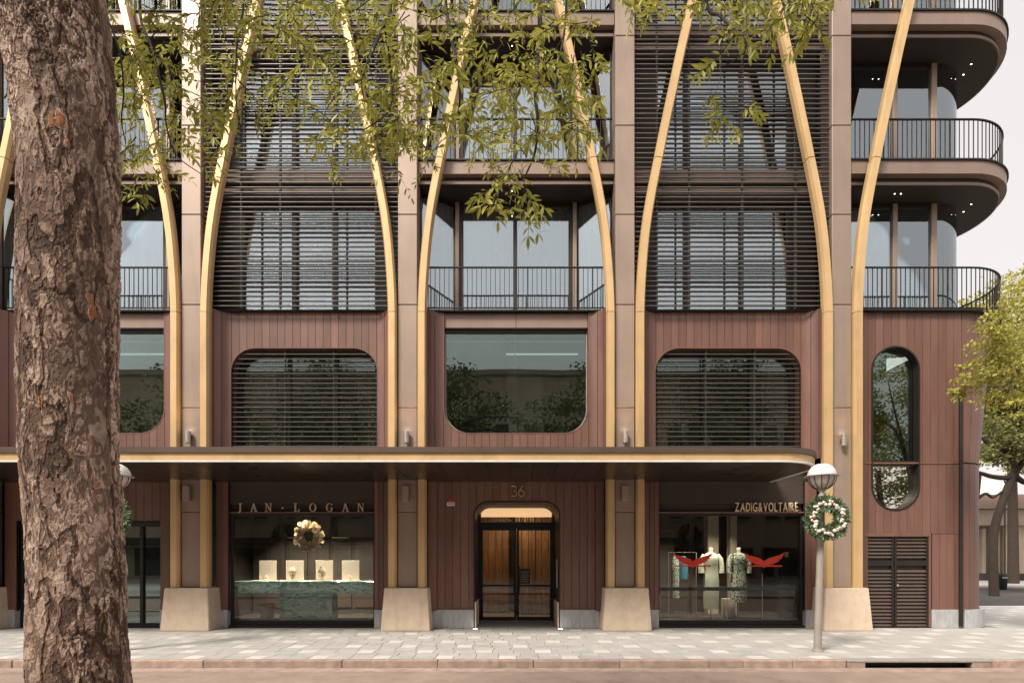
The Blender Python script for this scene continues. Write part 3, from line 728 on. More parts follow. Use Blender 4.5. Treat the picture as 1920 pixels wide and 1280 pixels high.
# Bay C: planked entrance wall with a portal
bx = bays[2]; pxl, pxr = PX(889, YW), PX(1049, YW); pz = PZ(940, YW)
opd = opening(pxl, pxr, -1, pz, .34, True, False)
w = backing(bx - HW + .2, bx + HW - .2, .40, 3.54, opd); planks(bx - HW + .2, bx + HW - .2, .42, 3.5, opd, w)
part('plank', M().box(bx - HW, bx - HW + .2, YW - .1, YW + .06, .42, 3.5, .004), MAT['plank'], w); part('plank', M().box(bx + HW - .2, bx + HW, YW - .1, YW + .06, .42, 3.5, .004), MAT['plank'], w)
plinth(bx - HW + .1, pxl - .01); plinth(pxr + .01, bx + HW - .1)
part('plinth_cap', M().box(bx - HW, pxl - .005, YW - .02, YW + .01, .445, .475), MAT['plank'], B); part('plinth_cap', M().box(pxr + .005, bx + HW, YW - .02, YW + .01, .445, .475), MAT['plank'], B)
rim(opd, .0, pz, YW - .012, 1.8, .03, B, MAT['dark_metal'], True, False, 'portal_lining')
for x0, x1 in ((pxl + .016, pxl + .05), (pxr - .05, pxr - .016)): part('jamb_stone', M().box(x0, x1, YW - .025, 1.55, .004, .62, .004), MAT['sandstone'], B)
YD = 1.72; dx0, dx1 = PX(899, YD), PX(1038, YD); dzt = PZ(990, YD)
part('door_threshold', M().box(pxl, pxr, YW - .02, 4.5, -.02, .006), MAT['paver'], B)
fr = part('door_frame', M().box(dx0 - .2, dx0 + .03, YD, YD + .12, .0, 2.9).box(dx1 - .03, dx1 + .2, YD, YD + .12, 0, 2.9).box(dx0, dx1, YD - .01, YD + .12, dzt, dzt + .16).box(dx0, dx1, YD, YD + .12, 3.02, 3.2), MAT['black'], B)
part('pane', M().box(dx0 + .03, dx1 - .03, YD + .05, YD + .062, dzt + .16, 3.02), MAT['pane_shop'], fr)
mx_ = (dx0 + dx1) / 2
for a, b, s in ((dx0 + .03, mx_ - .004, 1), (mx_ + .004, dx1 - .03, -1)):
    m = M().box(a, a + .06, YD + .02, YD + .08, .02, dzt, .004).box(b - .06, b, YD + .02, YD + .08, .02, dzt, .004)
    m.box(a + .06, b - .06, YD + .021, YD + .079, .02, .12).box(a + .06, b - .06, YD + .021, YD + .079, dzt - .05, dzt).box(a + .06, b - .06, YD + .025, YD + .075, .93, .98)
    lf = part('glass_door', m, MAT['black'], B)
    part('pane', M().box(a + .05, b - .05, YD + .045, YD + .057, .1, dzt - .03), MAT['pane_shop'], lf)
    hx = b - .07 if s > 0 else a + .07
    part('door_handle', M().tube([(hx, YD + .02, .75), (hx, YD - .05, .78), (hx, YD - .05, 1.42), (hx, YD + .02, 1.45)], .014, 8), MAT['black'], lf, smooth=40)
part('door_notice', M().box(mx_ + .1, mx_ + .36, YD + .012, YD + .018, 1.0, 1.40), MAT['dark_metal'], B)
for k in range(6): part('notice_line', M().box(mx_ + .13, mx_ + (.33 if k % 2 else .30), YD + .009, YD + .011, 1.06 + k * .05, 1.068 + k * .05), MAT['steel'], B)
# lobby
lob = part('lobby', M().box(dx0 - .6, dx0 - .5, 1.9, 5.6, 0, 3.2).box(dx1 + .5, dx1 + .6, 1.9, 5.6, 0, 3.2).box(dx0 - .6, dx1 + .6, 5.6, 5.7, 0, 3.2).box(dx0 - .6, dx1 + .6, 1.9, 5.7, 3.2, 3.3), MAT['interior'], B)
for k in range(7): part('timber_panel', M().box(mx_ - .02 + k * .2, mx_ + .17 + k * .2, 3.6 - .03 * (k % 3), 3.72, .02, 3.1, .01), MAT['timber'], lob)
for k in range(6): part('timber_panel', M().box(dx0 - .49 + k * .21, dx0 - .284 + k * .21, 4.0, 4.1, .02, 3.1, .01), MAT['timber'], lob)
gl = M().tube([(dx0 + .02, 2.25, 2.96), (dx1 - .02, 2.25, 2.96)], .15, 24)
part('glowing_light_tube', gl, MAT['lamp_glow'], lob, smooth=40)
rb = part('ribbed_ceiling', M().box(dx0 - .3, dx1 + .3, 2.05, 2.1, 2.55, 2.66), MAT['sign_gold'], lob)
for k in range(26): part('rib_bar', M().box(dx0 + .03 + k * .075, dx0 + .07 + k * .075, 2.02, 2.06, 2.62, 2.78, .005), MAT['sign_gold'], lob)
li = bpy.data.lights.new('lobby_light', 'AREA'); li.energy = 8; li.size = 1.2; li.color = (1, .66, .36)
lo = bpy.data.objects.new('lobby_light', li); lo.location = (mx_, 2.9, 3.1); col.objects.link(lo)
for k in range(3): glow('downlight', (mx_ - .6 + .6 * k, 2.7, 3.195), .04, lob, 'lamp_warm')
# in-ground lights either side of the door
for px_ in (889, 1049): 
    lx = PX(px_ + 2, .1); part('ground_light', M().lathe([(.045, -.01), (.045, .006), (.03, .007)], (lx, .12, 0), 14), MAT['lamp_white'], B)
part('intercom', M().box(pxr - .045, pxr - .018, .6, .78, .95, 1.65, .004), MAT['steel'], B)
# Bays B and D shops
def shop(bx, x0, x1):
    wl = M(); 
    a = part('plank_wall', M().box(bx - HW - .02, x0, YW + .031, YW + .1, .40, 3.54).box(x1, bx + HW + .02, YW + .031, YW + .1, .4, 3.54), MAT['dark_metal'], B)
    for p0, p1 in ((bx - HW - .02, x0), (x1, bx + HW + .02)):
        n = max(1, round((p1 - p0) / .12)); w = (p1 - p0) / n
        for k in range(n): part('plank', M().box(p0 + k * w + .004, p0 + (k + 1) * w - .004, YW, YW + .03, .42, 3.5, .004), MAT['plank'], a)
    plinth(bx - HW - .02, x0 - .004); plinth(x1 + .004, bx + HW + .02)
    header(x0, x1)
    part('sign_ledge', M().box(x0, x1, YS - .06, YS + .12, 2.76, 2.79, .004), MAT['plank'], B)
    part('sign_band', M().box(x0, x1, YS + .06, YS + .12, 2.79, 2.99), MAT['interior'], B)
    f = part('shop_window', M().box(x0, x0 + .05, YS, YS + .1, .06, 2.76, .004).box(x1 - .05, x1, YS, YS + .1, .06, 2.76, .004).box(x0 + .05, x1 - .05, YS + .001, YS + .1, .06, .17, .004).box(x0 + .05, x1 - .05, YS + .001, YS + .1, 2.70, 2.76, .004), MAT['black'], B)
    part('pane', M().box(x0 + .03, x1 - .03, YS + .05, YS + .062, .12, 2.73), MAT['pane_shop'], f)
    part('threshold', M().box(x0, x1, YS - .1, YS + .14, .003, .06, .006), MAT['dark_metal'], B)
    part('shop_floor', M().box(bx - 2.4, bx + 2.4, .56, 4.6, .02, .12), MAT['interior'], B)
    return f
def downlights(bx, xs, y, e, parent, color=(1, .85, .66), z=3.54):
    for x in xs:
        glow('downlight', (x, y, z), .035, parent, 'lamp_warm')
        l = bpy.data.lights.new('shop_spot', 'SPOT'); l.energy = e; l.spot_size = R(75); l.spot_blend = .6; l.color = color; l.shadow_soft_size = .05
        o = bpy.data.objects.new('shop_spot', l); o.location = (x, y - .35, z - .05); o.rotation_euler = (R(20), 0, 0); col.objects.link(o)
bB, bD, bA = bays[1], bays[3], bays[0]
sBx0, sBx1 = PX(432, YS), PX(704, YS); sDx0, sDx1 = PX(1233, YS), PX(1505, YS)
fB = shop(bB, sBx0, sBx1); fD = shop(bD, sDx0, sDx1)
downlights(bB, [sBx0 + .8, (sBx0 + sBx1) / 2, sBx1 - .8], 1.0, 170, fB)
downlights(bD, [sDx0 + .9, (sDx0 + sDx1) / 2 + .1], 1.0, 120, fD)
# shop B back wall: dark joinery with brass lines
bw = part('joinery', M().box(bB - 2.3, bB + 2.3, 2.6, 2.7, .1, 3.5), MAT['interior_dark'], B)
for k in range(7):
    xk = bB - 1.9 + k * .62
    part('joinery_door', M().box(xk, xk + .52, 2.56, 2.6, .3, 2.15, .01), MAT['interior'], bw); part('niche', M().box(xk + .08, xk + .44, 2.555, 2.559, 1.2, 2.0), MAT['interior_dark'], bw)
    if k % 2 == 1: part('brass_strip', M().box(xk - .02, xk + .46, 2.52, 2.55, 2.24, 2.275), MAT['sign_gold'], bw)
# shop D interior
iw = part('joinery', M().box(bD - 2.3, bD + 2.3, 3.4, 3.5, .1, 3.5), MAT['interior'], B)
part('display_panel', M().box(bD - 1.6, bD - .6, 2.7, 2.8, .12, 2.5, .01), MAT['interior_dark'], iw)
part('display_panel', M().box(bD + .25, bD + .55, 2.4, 2.7, .12, 3.0, .01), MAT['interior_light'], iw)
part('display_panel', M().box(bD + .8, bD + .98, 2.2, 2.4, .12, 3.0, .01), MAT['interior_light'], iw)
part('display_panel', M().box(bD - 2.0, bD - 1.75, 1.9, 2.0, 1.9, 2.7, .01), MAT['interior_light'], iw)
part('display_plinth', M().box(bD + .38, bD + .66, 1.5, 1.8, .12, .62, .01), MAT['interior_light'], iw)
part('display_plinth', M().box(bD - 1.75, bD - 1.4, 1.2, 1.6, .12, .75, .01), MAT['interior_light'], iw)
for px_ in (1292, 1366, 1432):
    xk = PX(px_, YS); part('glazing_bar', M().box(xk - .006, xk + .006, YS + .066, YS + .09, .17, 2.70 if px_ == 1366 else 1.3), MAT['steel'], fD)
part('glass_rail', M().box(sDx0 + .05, sDx1 - .05, YS + .066, YS + .085, PZ(1107, YS), PZ(1100, YS)), MAT['black'], fD)
# Bay A: glazed entrance, mostly behind the trunk
ax0, ax1 = PX(38, YS), PX(306, YS)
wA = part('plank_wall', M().box(bA - HW, ax0, YW + .031, YW + .1, .4, 3.54).box(ax1, bA + HW, YW + .031, YW + .1, .4, 3.54).box(ax0, ax1, YW + .031, YW + .1, 2.56, 3.54), MAT['dark_metal'], B)
for p0, p1, z0 in ((bA - HW, ax0, .42), (ax1, bA + HW, .42), (ax0, ax1, 2.58)):
    n = max(1, round((p1 - p0) / .188)); w_ = (p1 - p0) / n
    for k in range(n): part('plank', M().box(p0 + k * w_ + .004, p0 + (k + 1) * w_ - .004, YW, YW + .03, z0, 3.5, .004), MAT['plank'], wA)
plinth(bA - HW, ax0 - .01); plinth(ax1 + .01, bA + HW)
dA = part('glass_door', M().box(ax0, ax0 + .08, YS, YS + .1, .01, 2.56).box(ax1 - .06, ax1, YS, YS + .1, .01, 2.56).box(ax0, ax1, YS + .001, YS + .1, .01, .1).box(ax0, ax1, YS + .002, YS + .1, 2.44, 2.56).box(PX(262, YS), PX(268, YS), YS + .003, YS + .1, .1, 2.5).box(PX(150, YS), PX(158, YS), YS + .003, YS + .1, .1, 2.5), MAT['black'], B)
part('pane', M().box(ax0 + .05, ax1 - .03, YS + .05, YS + .062, .06, 2.5), MAT['pane_dark'], dA)
part('room_lining', M().box(bA - 2.3, bA + 2.3, 2.2, 2.3, 0, 3.5), MAT['interior_dark'], B)
part('reception_desk', M().box(bA + .6, bA + 1.7, 1.5, 1.9, 0, 1.05, .01), MAT['interior'], B)
part('floor', M().box(bA - 2.3, bA + 2.3, .55, 4.5, -.02, .008), MAT['paver'], B)

# ------------------------------------------------------------------ signs and small fittings
def text_mesh(ch, size, ext, sx=1., offset=0.):
    c = bpy.data.curves.new('letter', 'FONT'); c.body = ch; c.size = size; c.extrude = ext; c.offset = offset; c.resolution_u = 4
    o = bpy.data.objects.new('letter', c); col.objects.link(o); bpy.context.view_layer.update()
    me = bpy.data.meshes.new_from_object(o.evaluated_get(bpy.context.evaluated_depsgraph_get())); me.name = 'letter'
    bpy.data.objects.remove(o); bpy.data.curves.remove(c); return me
def text_row(s, x0, x1, z0, h, y, ext, material, root, off=0., track=0.):
    mes = [text_mesh(c, 1, 0, offset=off) for c in s]; box = []
    for me in mes:
        xs = [v.co.x for v in me.vertices]; zs = [v.co.y for v in me.vertices]; box.append((min(xs), max(xs), min(zs), max(zs)))
    cap = max(b[3] for b in box); widths = [b[1] - b[0] for b in box]; gap = .09 + track
    tot = sum(widths) + gap * (len(s) - 1); sx = (x1 - x0) / tot; sz = h / cap; x = x0
    for me, b, w_ in zip(mes, box, widths):
        bm = bmesh.new(); bm.from_mesh(me)
        for v in bm.verts: v.co = Vector((x + (v.co.x - b[0]) * sx, y, z0 + v.co.y * sz))
        r = bmesh.ops.extrude_face_region(bm, geom=bm.faces[:]); 
        for v in [g for g in r['geom'] if isinstance(g, bmesh.types.BMVert)]: v.co.y += ext
        bmesh.ops.recalc_face_normals(bm, faces=bm.faces); bm.to_mesh(me); bm.free(); me.materials.clear(); me.materials.append(material)
        part('letter', me, None, root); x += (w_ + gap) * sx
# serif letters drawn as polygons in a unit box (width given)
def serif(ch):
    P = []
    def rect(a, b, c, d): P.append([(a, b), (c, b), (c, d), (a, d)])
    if ch == 'J':
        rect(.30, .12, .46, .95); rect(.16, .94, .60, 1); P.append([(.46, .14), (.42, -.04), (.28, -.16), (.10, -.16), (.06, -.06), (.16, -.03), (.24, -.07), (.30, .02), (.30, .14)])
        return P, .62
    if ch == 'A':
        P.append([(.40, 1), (.50, 1), (.86, .04), (.68, .04), (.40, .80)]); P.append([(.40, 1), (.46, .90), (.17, .04), (.11, .04)]); rect(.24, .33, .60, .39); rect(.02, 0, .28, .05); rect(.58, 0, .95, .05); return P, .95
    if ch == 'N':
        rect(.16, .04, .23, .96); rect(.78, .0, .85, .96); P.append([(.12, 1), (.32, 1), (.85, .10), (.85, 0), (.76, 0), (.20, .93)]); rect(.02, 0, .38, .05); rect(.62, .95, .98, 1); rect(.02, .95, .2, 1); return P, .98
    if ch == 'L':
        rect(.14, .04, .31, .96); rect(.02, .95, .44, 1); rect(.02, 0, .72, .05); P.append([(.72, .05), (.78, .30), (.72, .30), (.62, .10), (.5, .05)]); return P, .8
    if ch in 'OG':
        n = 40
        for k in range(n):
            a0, a1 = 2 * math.pi * k / n, 2 * math.pi * (k + 1) / n
            if ch == 'G' and (a0 < math.pi * .22 or a0 > math.pi * 1.86): continue
            f = lambda a, rx, rz: (.48 + rx * math.cos(a), .5 + rz * math.sin(a))
            P.append([f(a0, .46, .51), f(a1, .46, .51), f(a1, .30, .46), f(a0, .30, .46)])
        if ch == 'G': rect(.70, .06, .86, .42); rect(.56, .40, .98, .45); rect(.82, .66, .87, .92)
        return P, .98
    if ch == '.': return [[(.12 + .12 * math.cos(a * math.pi / 6), .42 + .10 * math.sin(a * math.pi / 6)) for a in range(12)]], .24
sg = thing('shop_sign', (PX(568, YS), YS, 2.79), 'JAN LOGAN sign of spaced serif letters on the ledge above the jewellery window', 'sign')
xs_ = {0: 448, 1: 472, 2: 499, 3: 530, 4: 553, 5: 582, 6: 613, 7: 643, 8: 671}
for i, ch in enumerate('JAN.LOGAN'):
    polys, wd = serif(ch); h = .20; w_ = .175
    m = M()
    for q, p in enumerate(polys): m.prism([(a * w_ + PX(xs_[i], YS), b * h + 2.795) for a, b in p], YS - .085 - .0015 * (q % 3), YS - .05 + .001 * (q % 3))
    part('letter', m, MAT['sign_gold'], sg)
sg = thing('shop_sign', (PX(1434, YS), YS, 2.79), 'ZADIG&VOLTAIRE sign of condensed pale gold letters above the dress shop window', 'sign')
text_row('ZADIG&VOLTAIRE', PX(1376, YS), PX(1493, YS), 2.80, .215, YS - .085, .03, MAT['sign_cream'], sg, off=.006, track=.07)
sg = thing('house_number', (PX(970, YW), YW, 3.1), 'thin metal house number 36 on dark planks above the entrance', 'number')
c3 = PX(958, YW); z3 = PZ(930, YW)
def num3(x, z, s): return [(x + s * a, YW - .02, z + s * b) for a, b in ((.05, .92), (.2, 1.0), (.42, .97), (.52, .8), (.44, .6), (.26, .54), (.46, .48), (.58, .28), (.48, .06), (.25, 0), (.05, .08))]
part('digit', M().tube(num3(c3, z3, .25), .011, 6), MAT['sign_gold'], sg, smooth=60)
part('digit', M().tube([(c3 + .17 + .25 * a, YW - .02, z3 + .25 * b) for a, b in ((.42, 1.0), (.2, .68), (.06, .42), (.06, .22), (.18, .04), (.36, 0), (.54, .1), (.6, .3), (.52, .5), (.34, .58), (.14, .5))], .011, 6), MAT['sign_gold'], sg, smooth=60)
sg = thing('entrance_sign', (mx_, YD, dzt + .16), 'small HABEN lettering on the glowing glass above the entrance doors', 'sign')
text_row('HABEN', PX(938, YD), PX(998, YD), dzt + .175, .10, YD + .02, .02, MAT['sign_cream'], sg, off=.01, track=.35)
fs = thing('fire_sign', (PX(845, YW), YW, PZ(945, YW)), 'small red and white notice on dark planks left of the entrance', 'notice')
fx, fz = PX(838, YW), PZ(948, YW)
part('plate', M().box(fx, fx + .19, YW - .012, YW - .003, fz, fz + .09, .003), MAT['white_paint'], fs); part('red_panel', M().box(fx + .04, fx + .14, YW - .012, YW - .003, fz + .092, fz + .19, .003), MAT['sign_red'], fs)
text_row('FIRE', fx + .03, fx + .16, fz + .03, .035, YW - .014, .002, MAT['black'], fs)
for ci, px_ in ((1, 352), (2, 762), (3, 1173), (4, 1583)):
    nm = ['', 'above the canopy on the column beside the trunk', 'above the canopy on the column right of the jewellery shop', 'above the canopy on the column right of the entrance', 'on the column beside the street lamp'][ci]
    x = PX(px_, -.1); zz = 4.35 if ci < 4 else 4.28
    wl = thing('wall_light', (x, -.02, zz), 'small dark cylinder wall light ' + nm, 'wall light', 'cylinder lights on the columns above the canopy')
    part('body', M().lathe([(.055, 0), (.06, .005), (.06, .27), (.055, .275), (.04, .27)], (x, -.09, zz), 16), MAT['steel'], wl, smooth=40)
    part('bracket', M().box(x - .03, x + .03, -.04, .0, zz + .08, zz + .17), MAT['dark_metal'], wl)
    part('lens', M().lathe([(.042, .268), (.042, .274)], (x, -.09, zz), 16), MAT['lamp_white'], wl)
    l = bpy.data.lights.new('uplight', 'SPOT'); l.energy = 2.2; l.spot_size = R(110); l.spot_blend = .9; l.color = (1, .58, .28); l.shadow_soft_size = .04
    o = bpy.data.objects.new('uplight', l); o.location = (x, -.22, zz + .30); o.rotation_euler = (R(180), 0, 0); col.objects.link(o)
for ci, px_ in ((1, 349), (2, 760), (3, 1172)):
    nm = ['', 'left of the jewellery shop', 'between the jewellery shop and the entrance', 'between the entrance and the dress shop'][ci]
    x = PX(px_, -.1); zz = 3.0
    wl = thing('wall_light', (x, -.02, zz), 'unlit bronze box wall light under the canopy ' + nm, 'wall light', 'box lights on the columns under the canopy')
    part('body', M().box(x - .075, x + .075, -.13, -.02, zz, zz + .36, .012), MAT['bronze_panel'], wl); part('bracket', M().box(x - .04, x + .04, -.02, .0, zz + .1, zz + .26), MAT['dark_metal'], wl)

# ------------------------------------------------------------------ things in the shop windows
cy0, cy1 = .72, 1.25
ct = thing('display_counter', (PX(570, .75), .95, .12), 'veined green marble counter with centre pedestal in the jewellery window', 'counter')
cz = PZ(1089, cy0); czb = PZ(1112, cy0)
part('top', M().box(PX(440, cy0), PX(702, cy0), cy0, cy1, czb, cz, .008), MAT['green_marble'], ct)
part('pedestal', M().box(PX(523, cy0 + .03), PX(623, cy0 + .03), cy0 + .03, cy1 - .05, .12, czb - .002, .008), MAT['green_marble'], ct)
names = ['leftmost cream jewellery card with a low ring stand', 'cream jewellery card with a tall necklace stand, left of the pair', 'cream jewellery card with a tall necklace stand, right of the pair', 'rightmost cream jewellery card with a low ring stand']
for i, (a, b) in enumerate(((486, 518), (536, 569), (592, 624), (641, 674))):
    yk = .98; x0, x1 = PX(a, yk), PX(b, yk); xm_ = (x0 + x1) / 2
    dc = thing('jewellery_card', (xm_, yk, cz), names[i], 'display', 'cream cards on the green counter')
    part('card', M().box(x0, x1, yk, yk + .03, cz, PZ(1050, yk), .003), MAT['cream'], dc)
    part('tray', M().box(x0 - .12, x1 + .06, yk - .22, yk - .02, cz + .001, cz + .022, .005), MAT['cream'], dc)
    if i in (1, 2):
        part('necklace_bust', M().lathe([(.02, 0), (.035, .02), (.05, .08), (.095, .20), (.085, .27), (.045, .31), (.035, .34)], (xm_ - .02, yk - .10, cz + .022), 16, 1, .5), MAT['pearl'], dc, smooth=50)
        part('necklace', M().tube([(xm_ - .02 + .06 * math.sin(t_), yk - .155, cz + .22 - .05 * math.cos(t_)) for t_ in np.linspace(-2.2, 2.2, 14)], .009, 6), MAT['sign_gold'], dc)
    else:
        part('ring_stand', M().lathe([(.06, 0), (.07, .02), (.05, .06), (.03, .1), (.025, .13)], (xm_, yk - .1, cz + .022), 14), MAT['pearl'], dc, smooth=50)
        part('ring', M().tube([(xm_ + .05 * math.sin(t_), yk - .15, cz + .08 + .05 * math.cos(t_)) for t_ in np.linspace(0, 6.28, 16)], .008, 6), MAT['sign_gold'], dc)
st = thing('stool', (PX(500, .95), .98, .12), 'small upholstered stool under the left end of the counter', 'stool')
sx_ = PX(500, .95); part('seat', M().lathe([(.17, 0), (.19, .02), (.19, .06), (.16, .08)], (sx_, .98, .46), 18), MAT['timber'], st, smooth=50); part('skirt', M().lathe([(.14, 0), (.15, .02), (.16, .32), (.15, .339)], (sx_, .98, .12), 18), MAT['interior_light'], st, smooth=50)
def blossom_mesh(r):
    m = M()
    for k in range(7):
        a = 2 * math.pi * k / 7; c, s = math.cos(a), math.sin(a)
        m.add([(0, 0, 0), (r * .8 * c - r * .42 * s, -.25 * r, r * .8 * s + r * .42 * c), (r * 1.1 * c, -.55 * r, r * 1.1 * s), (r * .8 * c + r * .42 * s, -.25 * r, r * .8 * s - r * .42 * c)], [(0, 1, 2), (0, 2, 3)])
    for k in range(5):
        a = 2 * math.pi * k / 5 + .4; c, s = math.cos(a), math.sin(a)
        m.add([(0, -.2 * r, 0), (r * .45 * c - r * .3 * s, -.6 * r, r * .45 * s + r * .3 * c), (r * .55 * c, -.8 * r, r * .55 * s), (r * .45 * c + r * .3 * s, -.6 * r, r * .45 * s - r * .3 * c)], [(0, 1, 2), (0, 2, 3)])
    return m
wx, wy, wz = PX(580, .7), .70, PZ(1005, .7)
fw = thing('flower_wreath', (wx, wy, wz - .4), 'round wreath of cream and gold flowers hanging in the jewellery window', 'wreath')
part('ring', M().tube([(wx + .22 * math.cos(t_), wy + .05, wz + .22 * math.sin(t_)) for t_ in np.linspace(0, 6.283, 30)], .045, 8), MAT['blossom_leaf'], fw)
part('cord', M().tube([(wx, wy + .05, wz + .2), (wx, wy + .05, 3.45)], .004, 5), MAT['dark_metal'], fw)
bms = [blossom_mesh(.068).mesh('blossom', MAT['blossom']), blossom_mesh(.055).mesh('blossom', MAT['blossom']), blossom_mesh(.05).mesh('blossom', MAT['ornament_white'])]
for k in range(84):
    a = k * 2.399 + random.uniform(-.1, .1); r_ = (.19, .24, .29, .34)[k % 4] + random.uniform(-.03, .02)
    mt = T((wx + r_ * math.cos(a), wy - random.uniform(.0, .05), wz + r_ * math.sin(a))) @ RZ(random.uniform(-.7, .7)) @ Matrix.Rotation(random.uniform(-.7, .7), 4, 'X') @ Matrix.Rotation(random.uniform(0, 6), 4, 'Y')
    part('blossom', random.choice(bms), None, fw, mt)

def mannequin(px_, y, ztop_px, zbot_px, cloth, label, sleeves=True, flare=.0):
    x = PX(px_, y); zt, zb = PZ(ztop_px, y), PZ(zbot_px, y); hgt = zt - zb
    r = thing('mannequin', (x, y, .12), label, 'mannequin', 'headless mannequins in the dress shop')
    zs = zt - .13
    part('neck', M().lathe([(.05, 0), (.045, .06), (.05, .12), (.035, .14), (.01, .145)], (x, y, zs + .0), 14), MAT['cream'], r, smooth=50)
    n = 26; prof = [(.055, .02), (.12, -.01), (.195, -.07), (.205, -.16), (.185, -.30), (.165, -.42), (.185, -.56), (.205, -.70)]
    zl = zb - zs; prof += [(.20 + flare * .4, zl * .72), (.19 + flare * .8, zl * .9), (.18 + flare, zl)]
    m = M(); vs_ = []
    for r_, z in prof:
        for k in range(n):
            a = 2 * math.pi * k / n; fold = 1 + (.05 * math.sin(5 * a + z * 2) * min(1, max(0, -z - .5)))
            vs_.append((x + r_ * fold * math.cos(a), y + r_ * fold * .62 * math.sin(a), zs + z))
    mm = len(prof); m.add(vs_, [(i * n + k, i * n + (k + 1) % n, (i + 1) * n + (k + 1) % n, (i + 1) * n + k) for i in range(mm - 1) for k in range(n)] + [tuple(range(n))])
    dr_ = part('dress', m, cloth, r, smooth=60)
    for s in (-1, 1): part('sleeve', M().tube([(x + s * .15, y, zs - .06), (x + s * .22, y - .01, zs - .16), (x + s * .255, y - .02, zs - .36), (x + s * .25, y - .03, zs - .50)], [.075, .08, .07, .075], 12), cloth, dr_, smooth=60)
    part('stand_pole', M().tube([(x, y, .13), (x, y, zb + .3)], .014, 8), MAT['steel'], r); part('stand_base', M().lathe([(.16, 0), (.16, .012), (.03, .02)], (x, y, .12), 20), MAT['dark_metal'], r)
mannequin(1333, 1.05, 1027, 1140, MAT['mint'], 'headless mannequin in a plain long mint dress with wide sleeves')
mannequin(1385, 1.05, 1027, 1128, MAT['print_cloth'], 'headless mannequin in a green and white patterned short sleeved dress', flare=.02)
mannequin(1475, 1.5, 1035, 1165, MAT['black_cloth'], 'mannequin in black clothes at the right end of the dress shop window', flare=.04)
# clothes rail on the left
gr = thing('clothes_rail', (PX(1275, 1.3), 1.3, .12), 'clothes rail with a patterned and a blue garment at left of dress shop', 'clothes rail')
x0 = PX(1262, 1.3)
part('rail', M().tube([(x0 - .12, 1.3, .13), (x0 - .12, 1.3, PZ(1035, 1.3)), (x0 + .6, 1.3, PZ(1035, 1.3)), (x0 + .6, 1.3, .13)], .012, 8), MAT['steel'], gr)
def garment(xc, w_, z1, z0, mt_):
    m = M(); vs_ = []; n = 14
    for i, t_ in enumerate(np.linspace(0, 1, 8)):
        for k in range(n):
            a = 2 * math.pi * k / n; ww = w_ * (.35 + .65 * min(1, t_ * 6)) * (1 + .06 * math.sin(4 * a + i))
            vs_.append((xc + ww * .5 * math.cos(a), 1.3 + ww * .35 * math.sin(a), z1 + (z0 - z1) * t_))
    m.add(vs_, [(i * n + k, i * n + (k + 1) % n, (i + 1) * n + (k + 1) % n, (i + 1) * n + k) for i in range(7) for k in range(n)] + [tuple(range(n))])
    part('garment', m, mt_, gr, smooth=60)
garment(x0 + .06, .2, PZ(1040, 1.3), PZ(1120, 1.3), MAT['print_cloth']); garment(x0 + .26, .24, PZ(1042, 1.3), PZ(1085, 1.3), MAT['blue_cloth'])
# red wings on the glass
def wings(pxc, span, label):
    root = thing('window_decal', (PX(pxc, YS), YS, 1.3), label, 'decal', 'red wings on the dress shop glass')
    half = [(0, .10), (.06, .12), (.14, .20), (.30, .27), (.52, .34), (.78, .42), (1.0, .56), (.93, .36), (.84, .30), (.88, .22), (.72, .16), (.76, .08), (.60, .05), (.62, -.02), (.46, -.03), (.46, -.10), (.30, -.10), (.22, -.18), (.12, -.14), (.06, -.24), (0, -.3)]
    xc = PX(pxc, YS); s_ = span / 2 / F * (D + YS); zc = PZ(1054, YS)
    for s in (-1, 1): part('wing', M().prism([(xc + s * (a * s_ + .004), zc + b * s_ * .9) for a, b in half], YS + .034, YS + .038), MAT['red_vinyl'], root)
    part('bar', M().box(xc - s_ * .9, xc + s_ * .9, YS + .039, YS + .042, zc - .10, zc - .065), MAT['red_vinyl'], root)
wings(1300, 74, 'red winged emblem with a bar on the left of dress shop glass'); wings(1434, 76, 'red winged emblem with a bar on the right of dress shop glass')

